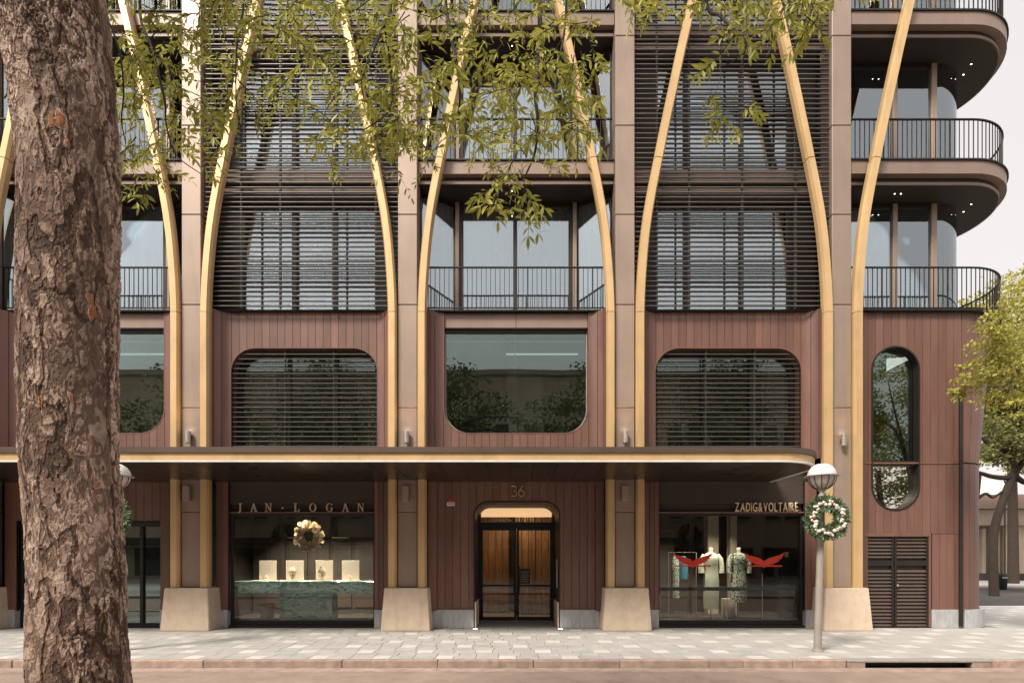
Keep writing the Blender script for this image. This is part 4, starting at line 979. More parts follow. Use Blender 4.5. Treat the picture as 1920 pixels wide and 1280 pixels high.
# ------------------------------------------------------------------ street lamps with wreaths
orn = [M().lathe([(.001, -1), (.5, -.86), (.86, -.5), (1, 0), (.86, .5), (.5, .86), (.001, 1)], (0, 0, 0), 10).mesh('ornament', MAT[k], 60) for k in ('ornament', 'ornament_white')]
def lamp(xb, xt, yb, label, wlabel):
    r = thing('street_lamp', (xb, yb, 0), label, 'street lamp', 'globe street lamps on the pavement')
    zt = 2.80
    part('post', M().tube([(xb, yb, 0), (xb + (xt - xb) * .3, yb, .9), (xt, yb, zt)], [.068, .062, .056], 18), MAT['pole'], r, smooth=40)
    part('base_collar', M().lathe([(.10, 0), (.10, .015), (.075, .03), (.07, .06)], (xb, yb, .001), 18), MAT['pole'], r, smooth=40)
    for z in (2.0, 2.05): part('band', M().lathe([(.066, 0), (.070, .008), (.066, .03)], (xb + (xt - xb) * (z / zt), yb, z), 18), MAT['steel'], r)
    part('neck', M().lathe([(.06, 0), (.075, .03), (.05, .06), (.045, .1), (.07, .13), (.075, .16), (.06, .18)], (xt, yb, zt - .06), 18), MAT['pole'], r, smooth=40)
    gz = 3.12; rg = .235
    part('glass_bowl', M().lathe([(.07, -.225), (.12, -.2), (.18, -.14), (.215, -.07), (.225, -.01)], (xt, yb, gz), 24), MAT['opal'], r, smooth=60)
    part('dome', M().lathe([(rg, -.01), (rg + .002, .03), (.215, .10), (.17, .165), (.10, .21), (.001, .225)], (xt, yb, gz), 24), MAT['white_paint'], r, smooth=60)
    part('rim', M().lathe([(.24, -.012), (.285, -.006), (.285, .004), (.24, .008)], (xt, yb, gz), 28), MAT['steel'], r)
    for k in range(12):
        a = 2 * math.pi * k / 12
        part('cage_rib', M().tube([(xt + q * math.cos(a), yb + q * math.sin(a), gz + z) for q, z in ((.235, -.012), (.226, -.07), (.19, -.145), (.125, -.21), (.075, -.235))], .006, 5), MAT['dark_metal'], r)
    # wreath, hung on the street side
    wz, wy_ = 2.36, yb - .14; xw = xt - .01
    w = thing('christmas_wreath', (xw, wy_, wz - .42), wlabel, 'wreath', 'ornament wreaths on the street lamps')
    part('ring', M().tube([(xw + .28 * math.cos(t_), wy_, wz + .28 * math.sin(t_)) for t_ in np.linspace(0, 6.283, 32)], .05, 8), MAT['needle'], w)
    part('tie', M().tube([(xw - .06, yb - .05, wz + .26), (xw - .02, wy_ - .04, wz + .3), (xw + .06, yb - .04, wz + .26)], .008, 5), MAT['dark_metal'], w)
    for q, (mn, cnt) in enumerate((('needle', 900), ('needle_pale', 420))):
        m = M()
        for k in range(cnt):
            a = random.uniform(0, 6.283); rr_ = random.uniform(.19, .34); tlt = a + random.gauss(0, .6) if rr_ > .27 else a + math.pi + random.gauss(0, .9)
            ln = random.uniform(.06, .14); b = Vector((xw + rr_ * math.cos(a), wy_ - random.uniform(.0, .06), wz + rr_ * math.sin(a)))
            d_ = Vector((math.cos(tlt), random.uniform(-.7, .3), math.sin(tlt))).normalized(); s_ = d_.cross(Vector((random.uniform(-.4, .4), 1, random.uniform(-.4, .4)))).normalized() * random.uniform(.011, .02)
            m.add([b, b + d_ * ln * .5 + s_, b + d_ * ln, b + d_ * ln * .5 - s_], [(0, 1, 2), (0, 2, 3)])
        tag(part('foliage', m, MAT[mn], w), kind='stuff')
    for k in range(64):
        a = 2 * math.pi * k / 64 * 3 + random.uniform(-.1, .1); rr_ = .235 + .055 * (k % 3) / 2 + random.uniform(-.015, .02); s_ = random.uniform(.021, .037)
        part('ornament', orn[int(random.random() < .45)], None, w, T((xw + rr_ * math.cos(a), wy_ - .06 - random.uniform(0, .035), wz + rr_ * math.sin(a))) @ Matrix.Scale(s_, 4))
lamp(PX(1533, -3.1), PX(1541, -3.1), -3.1, 'globe street lamp with a caged milk glass bowl, right of the dress shop', 'ornament wreath on the street lamp in front of the dress shop corner')
lamp(PX(216, -3.1), PX(217, -3.1), -3.1, 'globe street lamp mostly hidden behind the foreground trunk', 'ornament wreath peeking out from behind the foreground trunk')

# ------------------------------------------------------------------ numpy noise
def hsh(ix, iy, s=0):
    n = (ix.astype(np.int64) * 374761393 + iy.astype(np.int64) * 668265263 + s * 974634777) & 0x7fffffff
    n = ((n ^ (n >> 13)) * 1274126177) & 0x7fffffff
    return ((n ^ (n >> 16)) & 0xffff) / 65535.0
def vnoise(x, y, s=0):
    ix, iy = np.floor(x), np.floor(y); fx, fy = x - ix, y - iy; fx = fx * fx * (3 - 2 * fx); fy = fy * fy * (3 - 2 * fy)
    return (hsh(ix, iy, s) * (1 - fx) + hsh(ix + 1, iy, s) * fx) * (1 - fy) + (hsh(ix, iy + 1, s) * (1 - fx) + hsh(ix + 1, iy + 1, s) * fx) * fy
def fbm(x, y, s=0, o=4):
    r = 0; a = .5
    for k in range(o): r = r + a * vnoise(x, y, s + k); x = x * 2.03; y = y * 2.03; a *= .5
    return r
def worley(x, y, s=0):
    ix, iy = np.floor(x), np.floor(y); f1 = np.full(x.shape, 9.); f2 = f1.copy(); cid = np.zeros(x.shape)
    for dx in (-1, 0, 1):
        for dy in (-1, 0, 1):
            cx, cy = ix + dx, iy + dy; d_ = np.hypot(cx + hsh(cx, cy, s) - x, cy + hsh(cx, cy, s + 5) - y); h_ = hsh(cx, cy, s + 9)
            nw = d_ < f1; f2 = np.where(nw, f1, np.minimum(f2, d_)); cid = np.where(nw, h_, cid); f1 = np.where(nw, d_, f1)
    return f1, f2, cid

# ------------------------------------------------------------------ the foreground tree
TY = -9.8; kd = F / (TY + D)
tree = thing('street_tree', (PX(155, TY), TY, 0), 'large flaking-bark street tree in the left foreground with overhanging leafy branches', 'tree')
pys = np.array([-900, -300, 0, 100, 200, 300, 430, 700, 860, 1000, 1100, 1280, 1420, 1520, 1600])
lft = np.array([-190, -70, 0, 18, 29, 40, 46, 45, 47, 55, 58, 62, 52, 25, -10])
rgt = np.array([50, 130, 196, 207, 214, 219, 221, 215, 216, 224, 231, 243, 262, 290, 330])
NT, NZ = 560, 1200
zz = np.linspace(-.14, H + (1050 + 880) / kd, NZ); pyz = 1050 - (zz - H) * kd
cxs = ((np.interp(pyz, pys, lft) + np.interp(pyz, pys, rgt)) / 2 - 960) / kd; rad = (np.interp(pyz, pys, rgt) - np.interp(pyz, pys, lft)) / 2 / kd
th = np.linspace(0, 2 * np.pi, NT, endpoint=False)
TH, ZZ = np.meshgrid(th, zz); U = TH * .28
big = fbm(U * 2.6, ZZ * 1.3, 5)
def terraces(fu, fz, seed, nlev, o=6):
    t_ = fbm(U * fu, ZZ * fz, seed, o) * nlev; lv = np.floor(t_); fr = t_ - lv
    return lv, np.clip(fr / .10, 0, 1), hsh(lv, lv * 0 + seed, seed), fr
U0, Z0 = U, ZZ
U = U0 + .020 * (fbm(U0 * 22, Z0 * 16, 101) - .5); ZZ = Z0 + .03 * (fbm(U0 * 18, Z0 * 14, 103) - .5)
l1, s1, k1_, q1 = terraces(5.6, 2.5, 41, 16, 5); l2, s2, k2_, q2 = terraces(14., 8.0, 57, 13, 4); l3, s3, k3_, q3 = terraces(34., 24., 71, 9, 3)
U, ZZ = U0, Z0
rough = np.clip((big - .44) * 9, 0, 1)
hgt = .011 * k1_ + .010 * k2_ * (.45 + .55 * rough) + .007 * k3_ * (.3 + .7 * rough) + .005 * (fbm(U * 50, ZZ * 30, 8) - .5) + .04 * (fbm(U * 2.2, ZZ * 1.2, 9) - .5)
hgt -= hgt.mean()
plate = .50 * k1_ + .46 * k2_ * (.6 + .4 * rough) + .14 * (k3_ - .5) * rough + .45 * (fbm(U * 3.2, ZZ * 1.7, 12, 5) - .47)
plate = np.clip((plate - .50) * 1.3 + .52 + .12 * (fbm(U * 70, ZZ * 45, 131, 3) - .45), .02, .95)
rust = (fbm(U * 5.5, ZZ * 4, 91, 3) > .685) & (k2_ > .35); plate = np.where(rust, .985, plate)
Rr = rad[:, None] * .985 - .026 + hgt
X = cxs[:, None] + Rr * np.cos(TH); Y_ = TY + Rr * np.sin(TH) * .96
co = np.stack([X, Y_, ZZ], -1).reshape(-1, 3)
i0 = np.arange(NZ - 1)[:, None] * NT; k0 = np.arange(NT)[None, :]; k1 = (k0 + 1) % NT
quads = np.stack([i0 + k0, i0 + k1, i0 + NT + k1, i0 + NT + k0], -1).reshape(-1, 4)
def np_mesh(name, co, faces, material, smooth=True):
    me = bpy.data.meshes.new(name); n = faces.shape[1]
    me.vertices.add(len(co)); me.vertices.foreach_set('co', co.astype(np.float32).ravel())
    me.loops.add(faces.size); me.loops.foreach_set('vertex_index', faces.astype(np.int32).ravel())
    me.polygons.add(len(faces)); me.polygons.foreach_set('loop_start', np.arange(0, faces.size, n, dtype=np.int32)); me.polygons.foreach_set('loop_total', np.full(len(faces), n, np.int32))
    me.polygons.foreach_set('use_smooth', np.full(len(faces), smooth, bool)); me.update(calc_edges=True); me.validate(); me.materials.append(material); return me
tm = np_mesh('trunk', co, quads, MAT['bark'], False)
at = tm.attributes.new('plate', 'FLOAT', 'POINT'); at.data.foreach_set('value', plate.astype(np.float32).ravel())
part('trunk', tm, None, tree)

# leaves and twigs: sprays hang from limbs that come in over the camera
def pt(px_, py_, d_): return Vector(((px_ - 960) / F * d_, d_ - D, H + (1050 - py_) / F * d_))
LEAF = np.array([[0, 0, 0], [.13, .30, .03], [.14, .60, .04], [0, 1, -.04], [-.14, .60, .04], [-.13, .30, .03], [0, .33, 0], [0, .66, .0]], float)   # (across, along, up)
LF = np.array([[0, 1, 6], [0, 6, 5], [1, 2, 7], [1, 7, 6], [6, 7, 4], [6, 4, 5], [7, 2, 3], [7, 3, 4]])
leaf_frames = []                    # (origin, x, y, z, size)
twigs = M()
def basis(d_, roll):
    d_ = d_.normalized(); a = d_.cross(Vector((0, 0, 1)));
    if a.length < 1e-3: a = Vector((1, 0, 0))
    a.normalize(); b = a.cross(d_); c_, s_ = math.cos(roll), math.sin(roll)
    return a * c_ + b * s_, d_, b * c_ - a * s_
def spray(p0, dirv, ln, store, tw, size=.075, thick=.004, branchy=2):
    # one twig with alternate leaves, and a few side twigs
    n = max(4, int(ln / .05)); p = p0.copy(); d_ = dirv.normalized(); path = [p.copy()]
    for i in range(n):
        d_ = (d_ + Vector((random.gauss(0, .13), random.gauss(0, .13), random.gauss(-.07, .10)))).normalized(); p = p + d_ * (ln / n); path.append(p.copy())
        if i >= 1 or branchy == 0:
            for s in (-1, 1):
                if random.random() < .12: continue
                side = d_.cross(Vector((0, -1, .2)) + Vector((random.gauss(0, .3), random.gauss(0, .3), random.gauss(0, .3)))).normalized() * s
                ld = (d_ * .55 + side * .9 + Vector((0, random.gauss(0, .25), -.35 + random.gauss(0, .18)))).normalized()
                store.append((p - d_ * random.uniform(0, .03), basis(ld, random.gauss(0, .6)), size * random.uniform(.6, 1.15)))
    store.append((p, basis(d_ + Vector((0, 0, -.3)), random.gauss(0, .5)), size * random.uniform(.8, 1.2)))
    tw.tube(path, [thick * (1 - .7 * i / n) for i in range(n + 1)], 4, False)
    for b in range(branchy):
        i = random.randint(1, max(1, n - 2)); s = random.choice((-1, 1))
        dd = (d_ * .5 + Vector((s * random.uniform(.4, 1), random.uniform(-.5, .5), random.uniform(-.6, .2)))).normalized()
        spray(path[i], dd, ln * random.uniform(.45, .7), store, tw, size, thick * .6, 0)
# visible limbs: (pixel polyline, distance, start radius, end radius)
limbs = [([(1020, -320), (1013, -60), (1012, 60), (1004, 170), (1008, 225), (1003, 285), (985, 330)], 4.4, .026, .006),
         ([(815, -260), (832, -20), (842, 50), (856, 120), (862, 180), (858, 225)], 4.2, .022, .005),
         ([(842, 50), (878, 50), (880, 85)], 4.2, .008, .003),
         ([(745, -200), (735, 0), (718, 50), (695, 105), (678, 150), (684, 195)], 4.1, .018, .004),
         ([(720, 45), (730, 110), (735, 175), (730, 205), (712, 225), (680, 245)], 4.1, .010, .004),
         ([(684, 145), (640, 170), (615, 200), (605, 225)], 4.15, .007, .002),
         ([(300, -260), (262, 0), (285, 90), (300, 150), (310, 195), (312, 235), (330, 290), (375, 325)], 4.0, .012, .003),
         ([(455, -160), (457, 0), (448, 60), (443, 105), (443, 190), (450, 240)], 4.3, .010, .003),
         ([(400, -120), (415, 50), (440, 85), (480, 110)], 4.3, .007, .003),
         ([(1310, -300), (1322, -10), (1350, 30), (1378, 55), (1398, 80), (1395, 105)], 3.8, .014, .004),
         ([(1395, 100), (1370, 118), (1350, 125), (1352, 140), (1338, 180), (1312, 205)], 3.8, .004, .0018),
         ([(1395, 105), (1388, 145), (1378, 180), (1366, 210)], 3.8, .0035, .0018),
         ([(1352, 20), (1352, 100), (1352, 130)], 3.8, .004, .002), ([(1398, -60), (1400, 40), (1396, 100)], 3.8, .004, .002),
         ([(210, -80), (200, 20), (212, 60), (225, 100), (232, 170), (228, 225), (236, 270)], 3.6, .008, .003),
         ([(1065, -140), (1060, 40), (1045, 130), (1040, 200), (1052, 228), (1090, 228)], 4.3, .010, .003),
         ([(560, -140), (575, 0), (600, 60), (640, 110)], 4.3, .010, .003)]
def smooth_path(pts, n=6):
    out = []
    for i in range(len(pts) - 1):
        a, b, c, d_ = pts[max(i - 1, 0)], pts[i], pts[i + 1], pts[min(i + 2, len(pts) - 1)]
        for k in range(n):
            t_ = k / n; out.append(.5 * ((2 * b) + (c - a) * t_ + (2 * a - 5 * b + 4 * c - d_) * t_ ** 2 + (3 * b - a - 3 * c + d_) * t_ ** 3))
    return out + [pts[-1]]
for pl, d_, r0, r1 in limbs:
    pp = smooth_path([pt(a, b, d_ + .12 * math.sin(i * 1.3)) for i, (a, b) in enumerate(pl)]); n = len(pp)
    part('branch', M().tube(pp, [r0 + (r1 - r0) * i / (n - 1) for i in range(n)], 7), MAT['twig'], tree, smooth=60)
# big limbs from the trunk up over the frame carry them
top = Vector((float(np.interp(-700, pys, (lft + rgt) / 2)) - 960, 0, 0)); zc = H + (1050 + 700) / kd
base = Vector(((-40 - 960) / kd, TY, H + (1050 + 560) / kd))
for tgt in ((1020, -320, 4.4), (815, -260, 4.2), (745, -200, 4.1), (300, -260, 4.0), (1310, -300, 3.8), (455, -160, 4.3)):
    e = pt(*tgt); mid = (base + e) / 2 + Vector((0, 0, .55)); pp = smooth_path([base, base * .6 + mid * .4 + Vector((0, 0, .2)), mid, e], 8); n = len(pp)
    part('branch', M().tube(pp, [.07 - .048 * i / (n - 1) for i in range(n)], 9), MAT['bark_dark'], tree, smooth=60)
# small sprig crossing the trunk's upper left edge
pp = smooth_path([pt(40, -40, 3.0), pt(38, 40, 3.0), pt(30, 90, 3.02), pt(20, 130, 3.05), pt(18, 165, 3.05), pt(8, 185, 3.05)]); part('branch', M().tube(pp, .004, 6), MAT['twig'], tree)
# regions of foliage: (x0, x1, y0, y1, sprays)
regs = [(205, 350, -40, 120, 26), (205, 340, 100, 230, 20), (215, 330, 215, 285, 9), (225, 300, 290, 315, 4), (335, 480, -40, 100, 22), (345, 450, 90, 200, 12), (355, 420, 190, 285, 5),
        (480, 690, -40, 70, 26), (500, 640, 60, 150, 14), (640, 720, 60, 170, 12), (470, 600, 150, 215, 6), (585, 680, 170, 280, 8), (680, 860, -40, 100, 30), (690, 860, 90, 230, 30), (700, 850, 220, 275, 12),
        (860, 1010, -40, 100, 16), (880, 1010, 80, 210, 26), (860, 1000, 200, 270, 16), (1000, 1120, -40, 60, 12), (1010, 1110, 60, 200, 18), (1000, 1120, 190, 260, 12), (930, 1000, 285, 330, 8), (925, 1000, 345, 390, 7),
        (1130, 1240, -50, 0, 6), (1230, 1340, -45, 20, 9), (1330, 1560, -50, 25, 20), (1480, 1560, 0, 45, 5), (1350, 1400, 40, 80, 3)]
for x0, x1, y0, y1, n in regs:
    for k in range(int(n * 1.1)):
        px_, py_ = random.uniform(x0, x1), random.uniform(y0, y1); d_ = random.uniform(3.7, 5.0) if x0 < 1130 else random.uniform(3.5, 4.1)
        p = pt(px_, py_, d_); dv = Vector((random.gauss(0, .75), random.gauss(0, .35), random.uniform(-.9, .25)))
        spray(p, dv, random.uniform(.16, .32), leaf_frames, twigs, random.uniform(.050, .092))
for px_, py_, a in ((1335, 165, -.2), (1345, 190, .0), (1362, 205, -.3), (1385, 195, .9), (1400, 190, 1.1), (1340, 230, .2), (1375, 225, .0), (250, 350, .3), (275, 355, -.4), (380, 310, .6), (620, 300, .0), (345, 240, .3), (1085, 225, 1), (1105, 120, .9), (1110, 90, .5)):
    spray(pt(px_, py_, 3.9), Vector((a, 0, -.6)), .13, leaf_frames, twigs, .072, .0025, 1)
def leaf_arrays(frames):
    O = np.array([tuple(f[0]) for f in frames]); A = np.array([[tuple(v) for v in f[1]] for f in frames]); S = np.array([f[2] for f in frames])
    return O, A, S
O, A, S = leaf_arrays(leaf_frames)
ctr = O + A[:, 1] * S[:, None] * .5; dd = ctr[:, 1] + D
sxp = 960 + F * ctr[:, 0] / dd; syp = 1050 - F * (ctr[:, 2] - H) / dd
facing = np.abs(A[:, 2, 1]) * .5 + .5
score = np.where((sxp > 225) & (sxp < 1900) & (syp > 0) & (syp < 1280), S / dd * facing, 0)
order = np.argsort(-score); single = order[:300]; restl = order[300:]
lm = np_mesh('leaf', LEAF.copy(), LF, MAT['leaf'], False)
for i in single:
    m4 = Matrix(((*(A[i, 0] * S[i]), O[i, 0]), (*(A[i, 1] * S[i]), O[i, 1]), (*(A[i, 2] * S[i]), O[i, 2]), (0, 0, 0, 1)))
    m4 = Matrix([[A[i, 0, r] * S[i], A[i, 1, r] * S[i], A[i, 2, r] * S[i], O[i, r]] for r in range(3)] + [[0, 0, 0, 1]])
    part('leaf', lm, None, tree, m4)
def leaves_mesh(name, O, A, S, material, L_=LEAF, F_=LF):
    V = O[:, None, :] + S[:, None, None] * np.einsum('vk,nkr->nvr', L_, A)
    Fc = (np.arange(len(O))[:, None, None] * len(L_) + F_[None]).reshape(-1, 3)
    return np_mesh(name, V.reshape(-1, 3), Fc, material, False)
tag(part('crown', leaves_mesh('crown', O[restl], A[restl], S[restl], MAT['leaf']), None, tree), kind='stuff')
tag(part('twigs', twigs, MAT['twig'], tree), kind='stuff')

# ------------------------------------------------------------------ other trees
LEAF4 = np.array([[0, 0, 0], [.28, .5, .05], [0, 1, -.03], [-.28, .5, .05]], float); LF4 = np.array([[0, 1, 2], [0, 2, 3]])
def rand_frames(n, droop=.3):
    d_ = rng.normal(size=(n, 3)); d_[:, 2] -= droop; d_ /= np.linalg.norm(d_, axis=1)[:, None]
    a = np.cross(d_, rng.normal(size=(n, 3))); a /= np.linalg.norm(a, axis=1)[:, None]; return np.stack([a, d_, np.cross(a, d_)], 1)
def crown_mesh(blobs, per, size, material, spread=.55):
    # blobs: (centre, radius); leaves in many small clumps over and inside each blob
    Os = []
    for c, r in blobs:
        nc = max(6, int(per * r * r / 18)); u = rng.normal(size=(nc, 3)); u /= np.linalg.norm(u, axis=1)[:, None]
        cc = np.array(c) + u * (r * rng.uniform(.45, 1.0, (nc, 1))) * np.array([1, 1, .75])
        k = 18; q = np.repeat(cc, k, 0) + rng.normal(size=(nc * k, 3)) * r * .13 * np.array([1.3, 1.3, .7]); Os.append(q)
    O = np.concatenate(Os); n = len(O)
    return leaves_mesh('crown', O, rand_frames(n), size * rng.uniform(.6, 1.25, n), material, LEAF4, LF4)
def make_tree(name, loc, label, trunk, limbs_, blobs, per, size, lmat, group=None):
    r = thing(name, loc, label, 'tree', group)
    m = M()
    part('trunk', M().tube(smooth_path([Vector(p) for p in trunk[0]], 5), list(np.linspace(trunk[1], trunk[2], (len(trunk[0]) - 1) * 5 + 1)), 12), MAT['bark_dark'], r, smooth=60)
    for pth, r0, r1 in limbs_: part('limb', M().tube(smooth_path([Vector(p) for p in pth], 5), list(np.linspace(r0, r1, (len(pth) - 1) * 5 + 1)), 9), MAT['bark_dark'], r, smooth=60)
    tag(part('crown', crown_mesh(blobs, per, size, MAT[lmat]), None, r), kind='stuff'); return r
def bp(px_, py_, Y): return (PX(px_, Y), Y, PZ(py_, Y))
# yellow tree at the right edge, just in front of the corner
Yt = -1.6; blobs = [(bp(px_, py_, Yt + random.uniform(-.6, .6)), r) for px_, py_, r in ((1900, 600, .6), (1930, 560, .5), (1860, 660, .5), (1910, 690, .6), (1835, 715, .33), (1870, 745, .38), (1818, 690, .22), (1800, 738, .17), (1812, 715, .22), (1785, 735, .08), (1850, 700, .4), (1880, 640, .45), (1905, 765, .3), (1950, 640, .9), (1990, 720, .9), (2040, 600, 1.0), (2000, 520, .8), (1850, 625, .2))]
make_tree('plane_tree', (PX(2010, Yt), Yt, 0), 'yellow green leafy tree overlapping the corner wall at the right edge', ([(PX(2010, Yt), Yt, -.05), (PX(2005, Yt), Yt, 1.8), (PX(1985, Yt), Yt, 3.6), (PX(2000, Yt), Yt, 6)], .17, .06),
          [([(PX(1995, Yt), Yt, 3.0), bp(1950, 740, Yt), bp(1900, 690, Yt), bp(1860, 665, Yt)], .06, .01), ([(PX(1990, Yt), Yt, 3.6), bp(1940, 680, Yt), bp(1920, 590, Yt)], .05, .01)], blobs, 1900, .085, 'leaf_yellow')
# spreading dark tree over the side street
Yd = 14.0
blobs = [(bp(px_, py_, Yd + random.uniform(-2, 2)), r) for px_, py_, r in ((1850, 770, 1.3), (1900, 800, 1.4), (1940, 760, 1.6), (1860, 830, .9), (1910, 850, .9), (1830, 700, 1.2), (1890, 720, 1.6), (1960, 680, 2), (1845, 860, .5), (1900, 660, 1.5), (1980, 820, 1.5), (1835, 800, 1.0), (1870, 790, 1.2), (1925, 830, 1.2), (1835, 845, .7), (1880, 860, .7), (1850, 730, 1.4), (1925, 880, .6))]
make_tree('fig_tree', (PX(1862, Yd), Yd, -.11), 'dark spreading tree with crooked limbs beyond the building corner', ([(PX(1864, Yd), Yd, -.12), bp(1862, 1040, Yd), bp(1866, 985, Yd), bp(1885, 925, Yd), bp(1905, 880, Yd)], .21, .16),
          [([bp(1905, 885, Yd), bp(1890, 895, Yd), bp(1860, 893, Yd), bp(1830, 885, Yd), bp(1800, 890, Yd)], .15, .06), ([bp(1905, 880, Yd), bp(1890, 850, Yd), bp(1850, 830, Yd), bp(1825, 790, Yd)], .14, .05),
           ([bp(1900, 890, Yd), bp(1925, 850, Yd), bp(1915, 800, Yd), bp(1900, 770, Yd)], .15, .05), ([bp(1900, 890, Yd), bp(1925, 905, Yd), bp(1960, 900, Yd)], .15, .08),
           ([bp(1835, 890, Yd), bp(1832, 930, Yd), bp(1828, 960, Yd), bp(1826, 1010, Yd)], .12, .06), ([bp(1832, 935, Yd), bp(1848, 925, Yd), bp(1862, 932, Yd), bp(1880, 920, Yd)], .08, .05)], blobs, 520, .20, 'leaf_mid')
Yf = 26.0
blobs = [(bp(px_, py_, Yf + random.uniform(-2, 2)), r) for px_, py_, r in ((1815, 575, 1.5), (1840, 600, 2), (1880, 560, 2), (1920, 580, 2.5), (1850, 660, 2.5), (1930, 520, 1.6), (1900, 660, 3), (1960, 620, 3), (1835, 770, 2.2), (1880, 800, 2.4), (1925, 770, 2.6), (1845, 840, 1.5), (1900, 850, 1.8), (1940, 840, 2))]
make_tree('tall_tree', (PX(1900, Yf), Yf, 0), 'tall pale green tree far behind the corner balcony railing', ([(PX(1900, Yf), Yf, 0), bp(1898, 900, Yf), bp(1890, 700, Yf), bp(1890, 600, Yf)], .35, .12), [([bp(1895, 800, Yf), bp(1860, 700, Yf), bp(1840, 620, Yf)], .15, .05)], blobs, 150, .30, 'leaf_yellow')
# far building across the side street
fb = thing('far_building', (PX(1900, 32), 33, 0), 'low beige building with pillars and shallow roof across the side street', 'building')
Yb = 32.0; zb = 0
part('wall', M().box(PX(1882, Yb), PX(2150, Yb), Yb, Yb + 8, .55, PZ(985, Yb)), MAT['far_wall'], fb)
part('plinth', M().box(PX(1820, Yb), PX(2150, Yb), Yb - .12, Yb + 8, 0, .56), MAT['interior_dark'], fb)
part('window', M().box(PX(1895, Yb), PX(1908, Yb), Yb - .08, Yb - .01, PZ(1033, Yb), PZ(1020, Yb)), MAT['dark_metal'], fb)
part('porch_wall', M().box(PX(1780, Yb), PX(1882, Yb), Yb + 2.2, Yb + 2.4, .55, PZ(985, Yb)), MAT['far_wall'], fb)
for a in (1790, 1812, 1840, 1866): part('pillar', M().box(PX(a, Yb), PX(a + 7, Yb), Yb - .1, Yb + .4, .55, PZ(990, Yb), .03), MAT['far_trim'], fb)
part('fascia', M().box(PX(1770, Yb), PX(2160, Yb), Yb - .6, Yb + 8.2, PZ(985, Yb), PZ(955, Yb), .03), MAT['far_trim'], fb)
part('roof', M().prism([(Yb - 1.0, PZ(955, Yb) + .01), (Yb + 8.5, PZ(955, Yb) + .01), (Yb + 4, PZ(915, Yb))], PX(1760, Yb), PX(2170, Yb), 'yz'), MAT['roof_tile'], fb)
aw = thing('white_awning', (PX(1862, 25), 25, 0), 'white sail awning behind the dark tree limbs', 'awning')
part('fabric', M().add([bp(1830, 895, 25), bp(1885, 905, 25), bp(1880, 925, 24), bp(1836, 928, 24), (PX(1830, 25), 25.1, PZ(897, 25)), (PX(1885, 25), 25.1, PZ(907, 25)), (PX(1880, 24), 24.1, PZ(927, 24)), (PX(1836, 24), 24.1, PZ(930, 24))], [(0, 1, 2, 3), (4, 5, 6, 7), (0, 1, 5, 4), (1, 2, 6, 5), (2, 3, 7, 6), (3, 0, 4, 7)]), MAT['white_paint'], aw)
for a in (1832, 1884): part('pole', M().tube([(PX(a, 25), 25, 0), (PX(a, 25), 25, PZ(900, 25))], .05, 8), MAT['dark_metal'], aw)
bn = thing('litter_bin', (PX(1871, 20), 20, -.11), 'dark litter bin at the foot of the spreading tree', 'bin')
part('body', M().lathe([(.30, 0), (.34, .05), (.38, .8), (.40, .82), (.36, .9), (.2, .98)], (PX(1874, 20), 20, -.11), 16), MAT['black'], bn, smooth=40)
part('opening', M().box(PX(1874, 20) - .15, PX(1874, 20) + .15, 19.6, 19.68, .55, .66), MAT['steel'], bn)

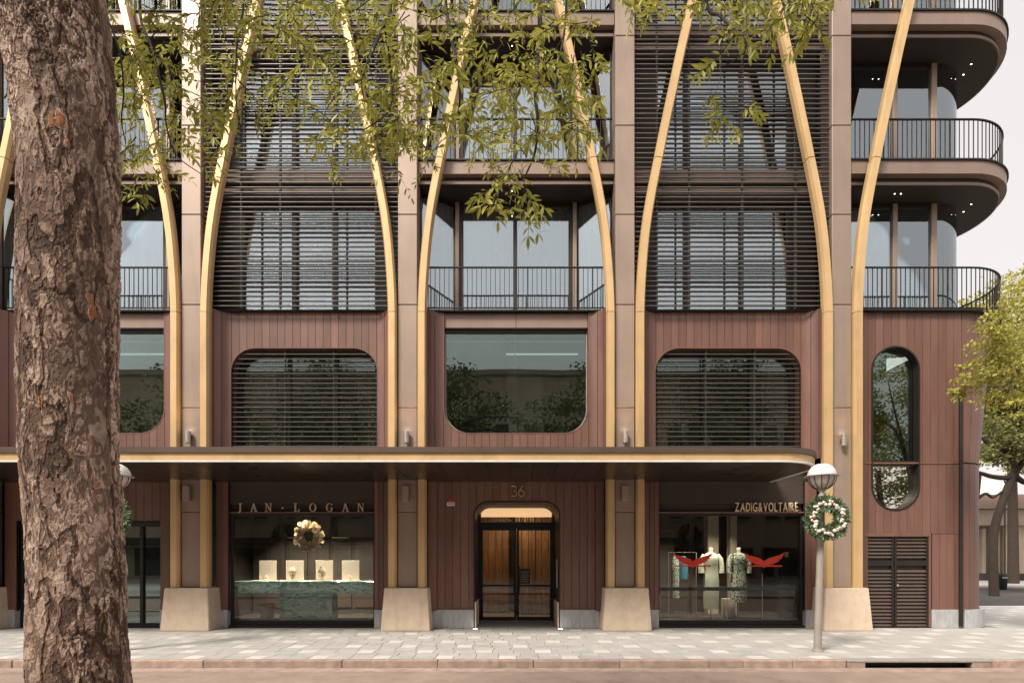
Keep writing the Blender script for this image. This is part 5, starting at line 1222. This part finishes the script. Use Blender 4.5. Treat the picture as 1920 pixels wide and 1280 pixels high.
# ------------------------------------------------------------------ the other side of the street, seen only in the glass
tr0 = None
gen = [((-.2, 0, 6.6), 1.9), ((1.3, .4, 7.6), 1.7), ((-1.6, -.3, 7.8), 1.7), ((.2, .2, 9.2), 1.9), ((-1.0, .6, 6.0), 1.3), ((1.6, -.5, 6.1), 1.3), ((-2.4, .2, 6.6), 1.2), ((2.5, .3, 7.0), 1.3), ((.8, 0, 10.6), 1.3)]
spots = [(-20, -21, 'first'), (-11.5, -22, 'second'), (-3, -23, 'third'), (5, -22, 'fourth'), (13.5, -21.5, 'fifth'), (22.5, -20, 'sixth'), (28.5, -22, 'seventh')]
for i, (x, y, nm) in enumerate(spots):
    if tr0 is None:
        tr0 = make_tree('street_tree', (0, 0, 0), '', ([(0, 0, -.1), (.1, 0, 2), (-.1, .05, 4.2), (.1, 0, 7.5)], .26, .1),
              [([(0, 0, 3.2), (.8, .1, 4.8), (1.6, .3, 6.6)], .12, .03), ([(0, 0, 3.0), (-.9, -.1, 4.6), (-1.7, -.2, 6.8)], .12, .03), ([(0, 0, 4.0), (.1, .5, 6), (.2, .3, 8.4)], .1, .03)], gen, 300, .20, 'leaf_dark', 'trees on the near side of the street')
        r = tr0; kids = list(r.children)
    else:
        r = tr0.copy(); col.objects.link(r)
        for k in kids: c = k.copy(); col.objects.link(c); c.parent = r; c.matrix_parent_inverse = Matrix()
    r.matrix_basis = T((x, y, 0)) @ RZ(i * 1.9) @ Matrix.Diagonal((1.35, 1.35, (.95 if i == 5 else 1.32), 1))
    r['label'] = 'tree mirrored in the glass, ' + nm + ' from the left behind the viewer'
for k in kids: k.matrix_parent_inverse = Matrix()
ob = thing('opposite_building', (0, -34, 0), 'pale two storey building across the street mirrored in the shop glass', 'building')
part('wall', M().box(-62, 26, -36, -34.3, 0, 17.6), MAT['far_wall'], ob); part('cornice', M().box(-62.3, 26.3, -36, -34, 17.6, 18.1, .05), MAT['far_trim'], ob)
part('awning', M().prism([(-34.29, 3.4), (-32.2, 2.9), (-32.2, 3.0), (-34.29, 3.6)], -60, 15, 'yz'), MAT['dark_metal'], ob)
for k in range(20):
    x = -58 + k * 4.2
    part('shopfront', M().box(x, x + 3.4, -34.31, -34.2, .3, 2.7), MAT['interior_dark'], ob)
    for q in range(6): zq = 5.2 + (q // 2) * 3.1; xq = x + (q % 2) * 1.7; part('window', M().box(xq + .3, xq + 1.4, -34.31, -34.22, zq, zq + 2.0), MAT['interior_dark'], ob); part('sill', M().box(xq + .2, xq + 1.5, -34.31, -34.1, zq - .15, zq - .02), MAT['far_trim'], ob)
tag(part('near_pavement', M().box(-60, 60, -33.9, -11.2, -.119, .0), MAT['paver'], None), kind='structure')
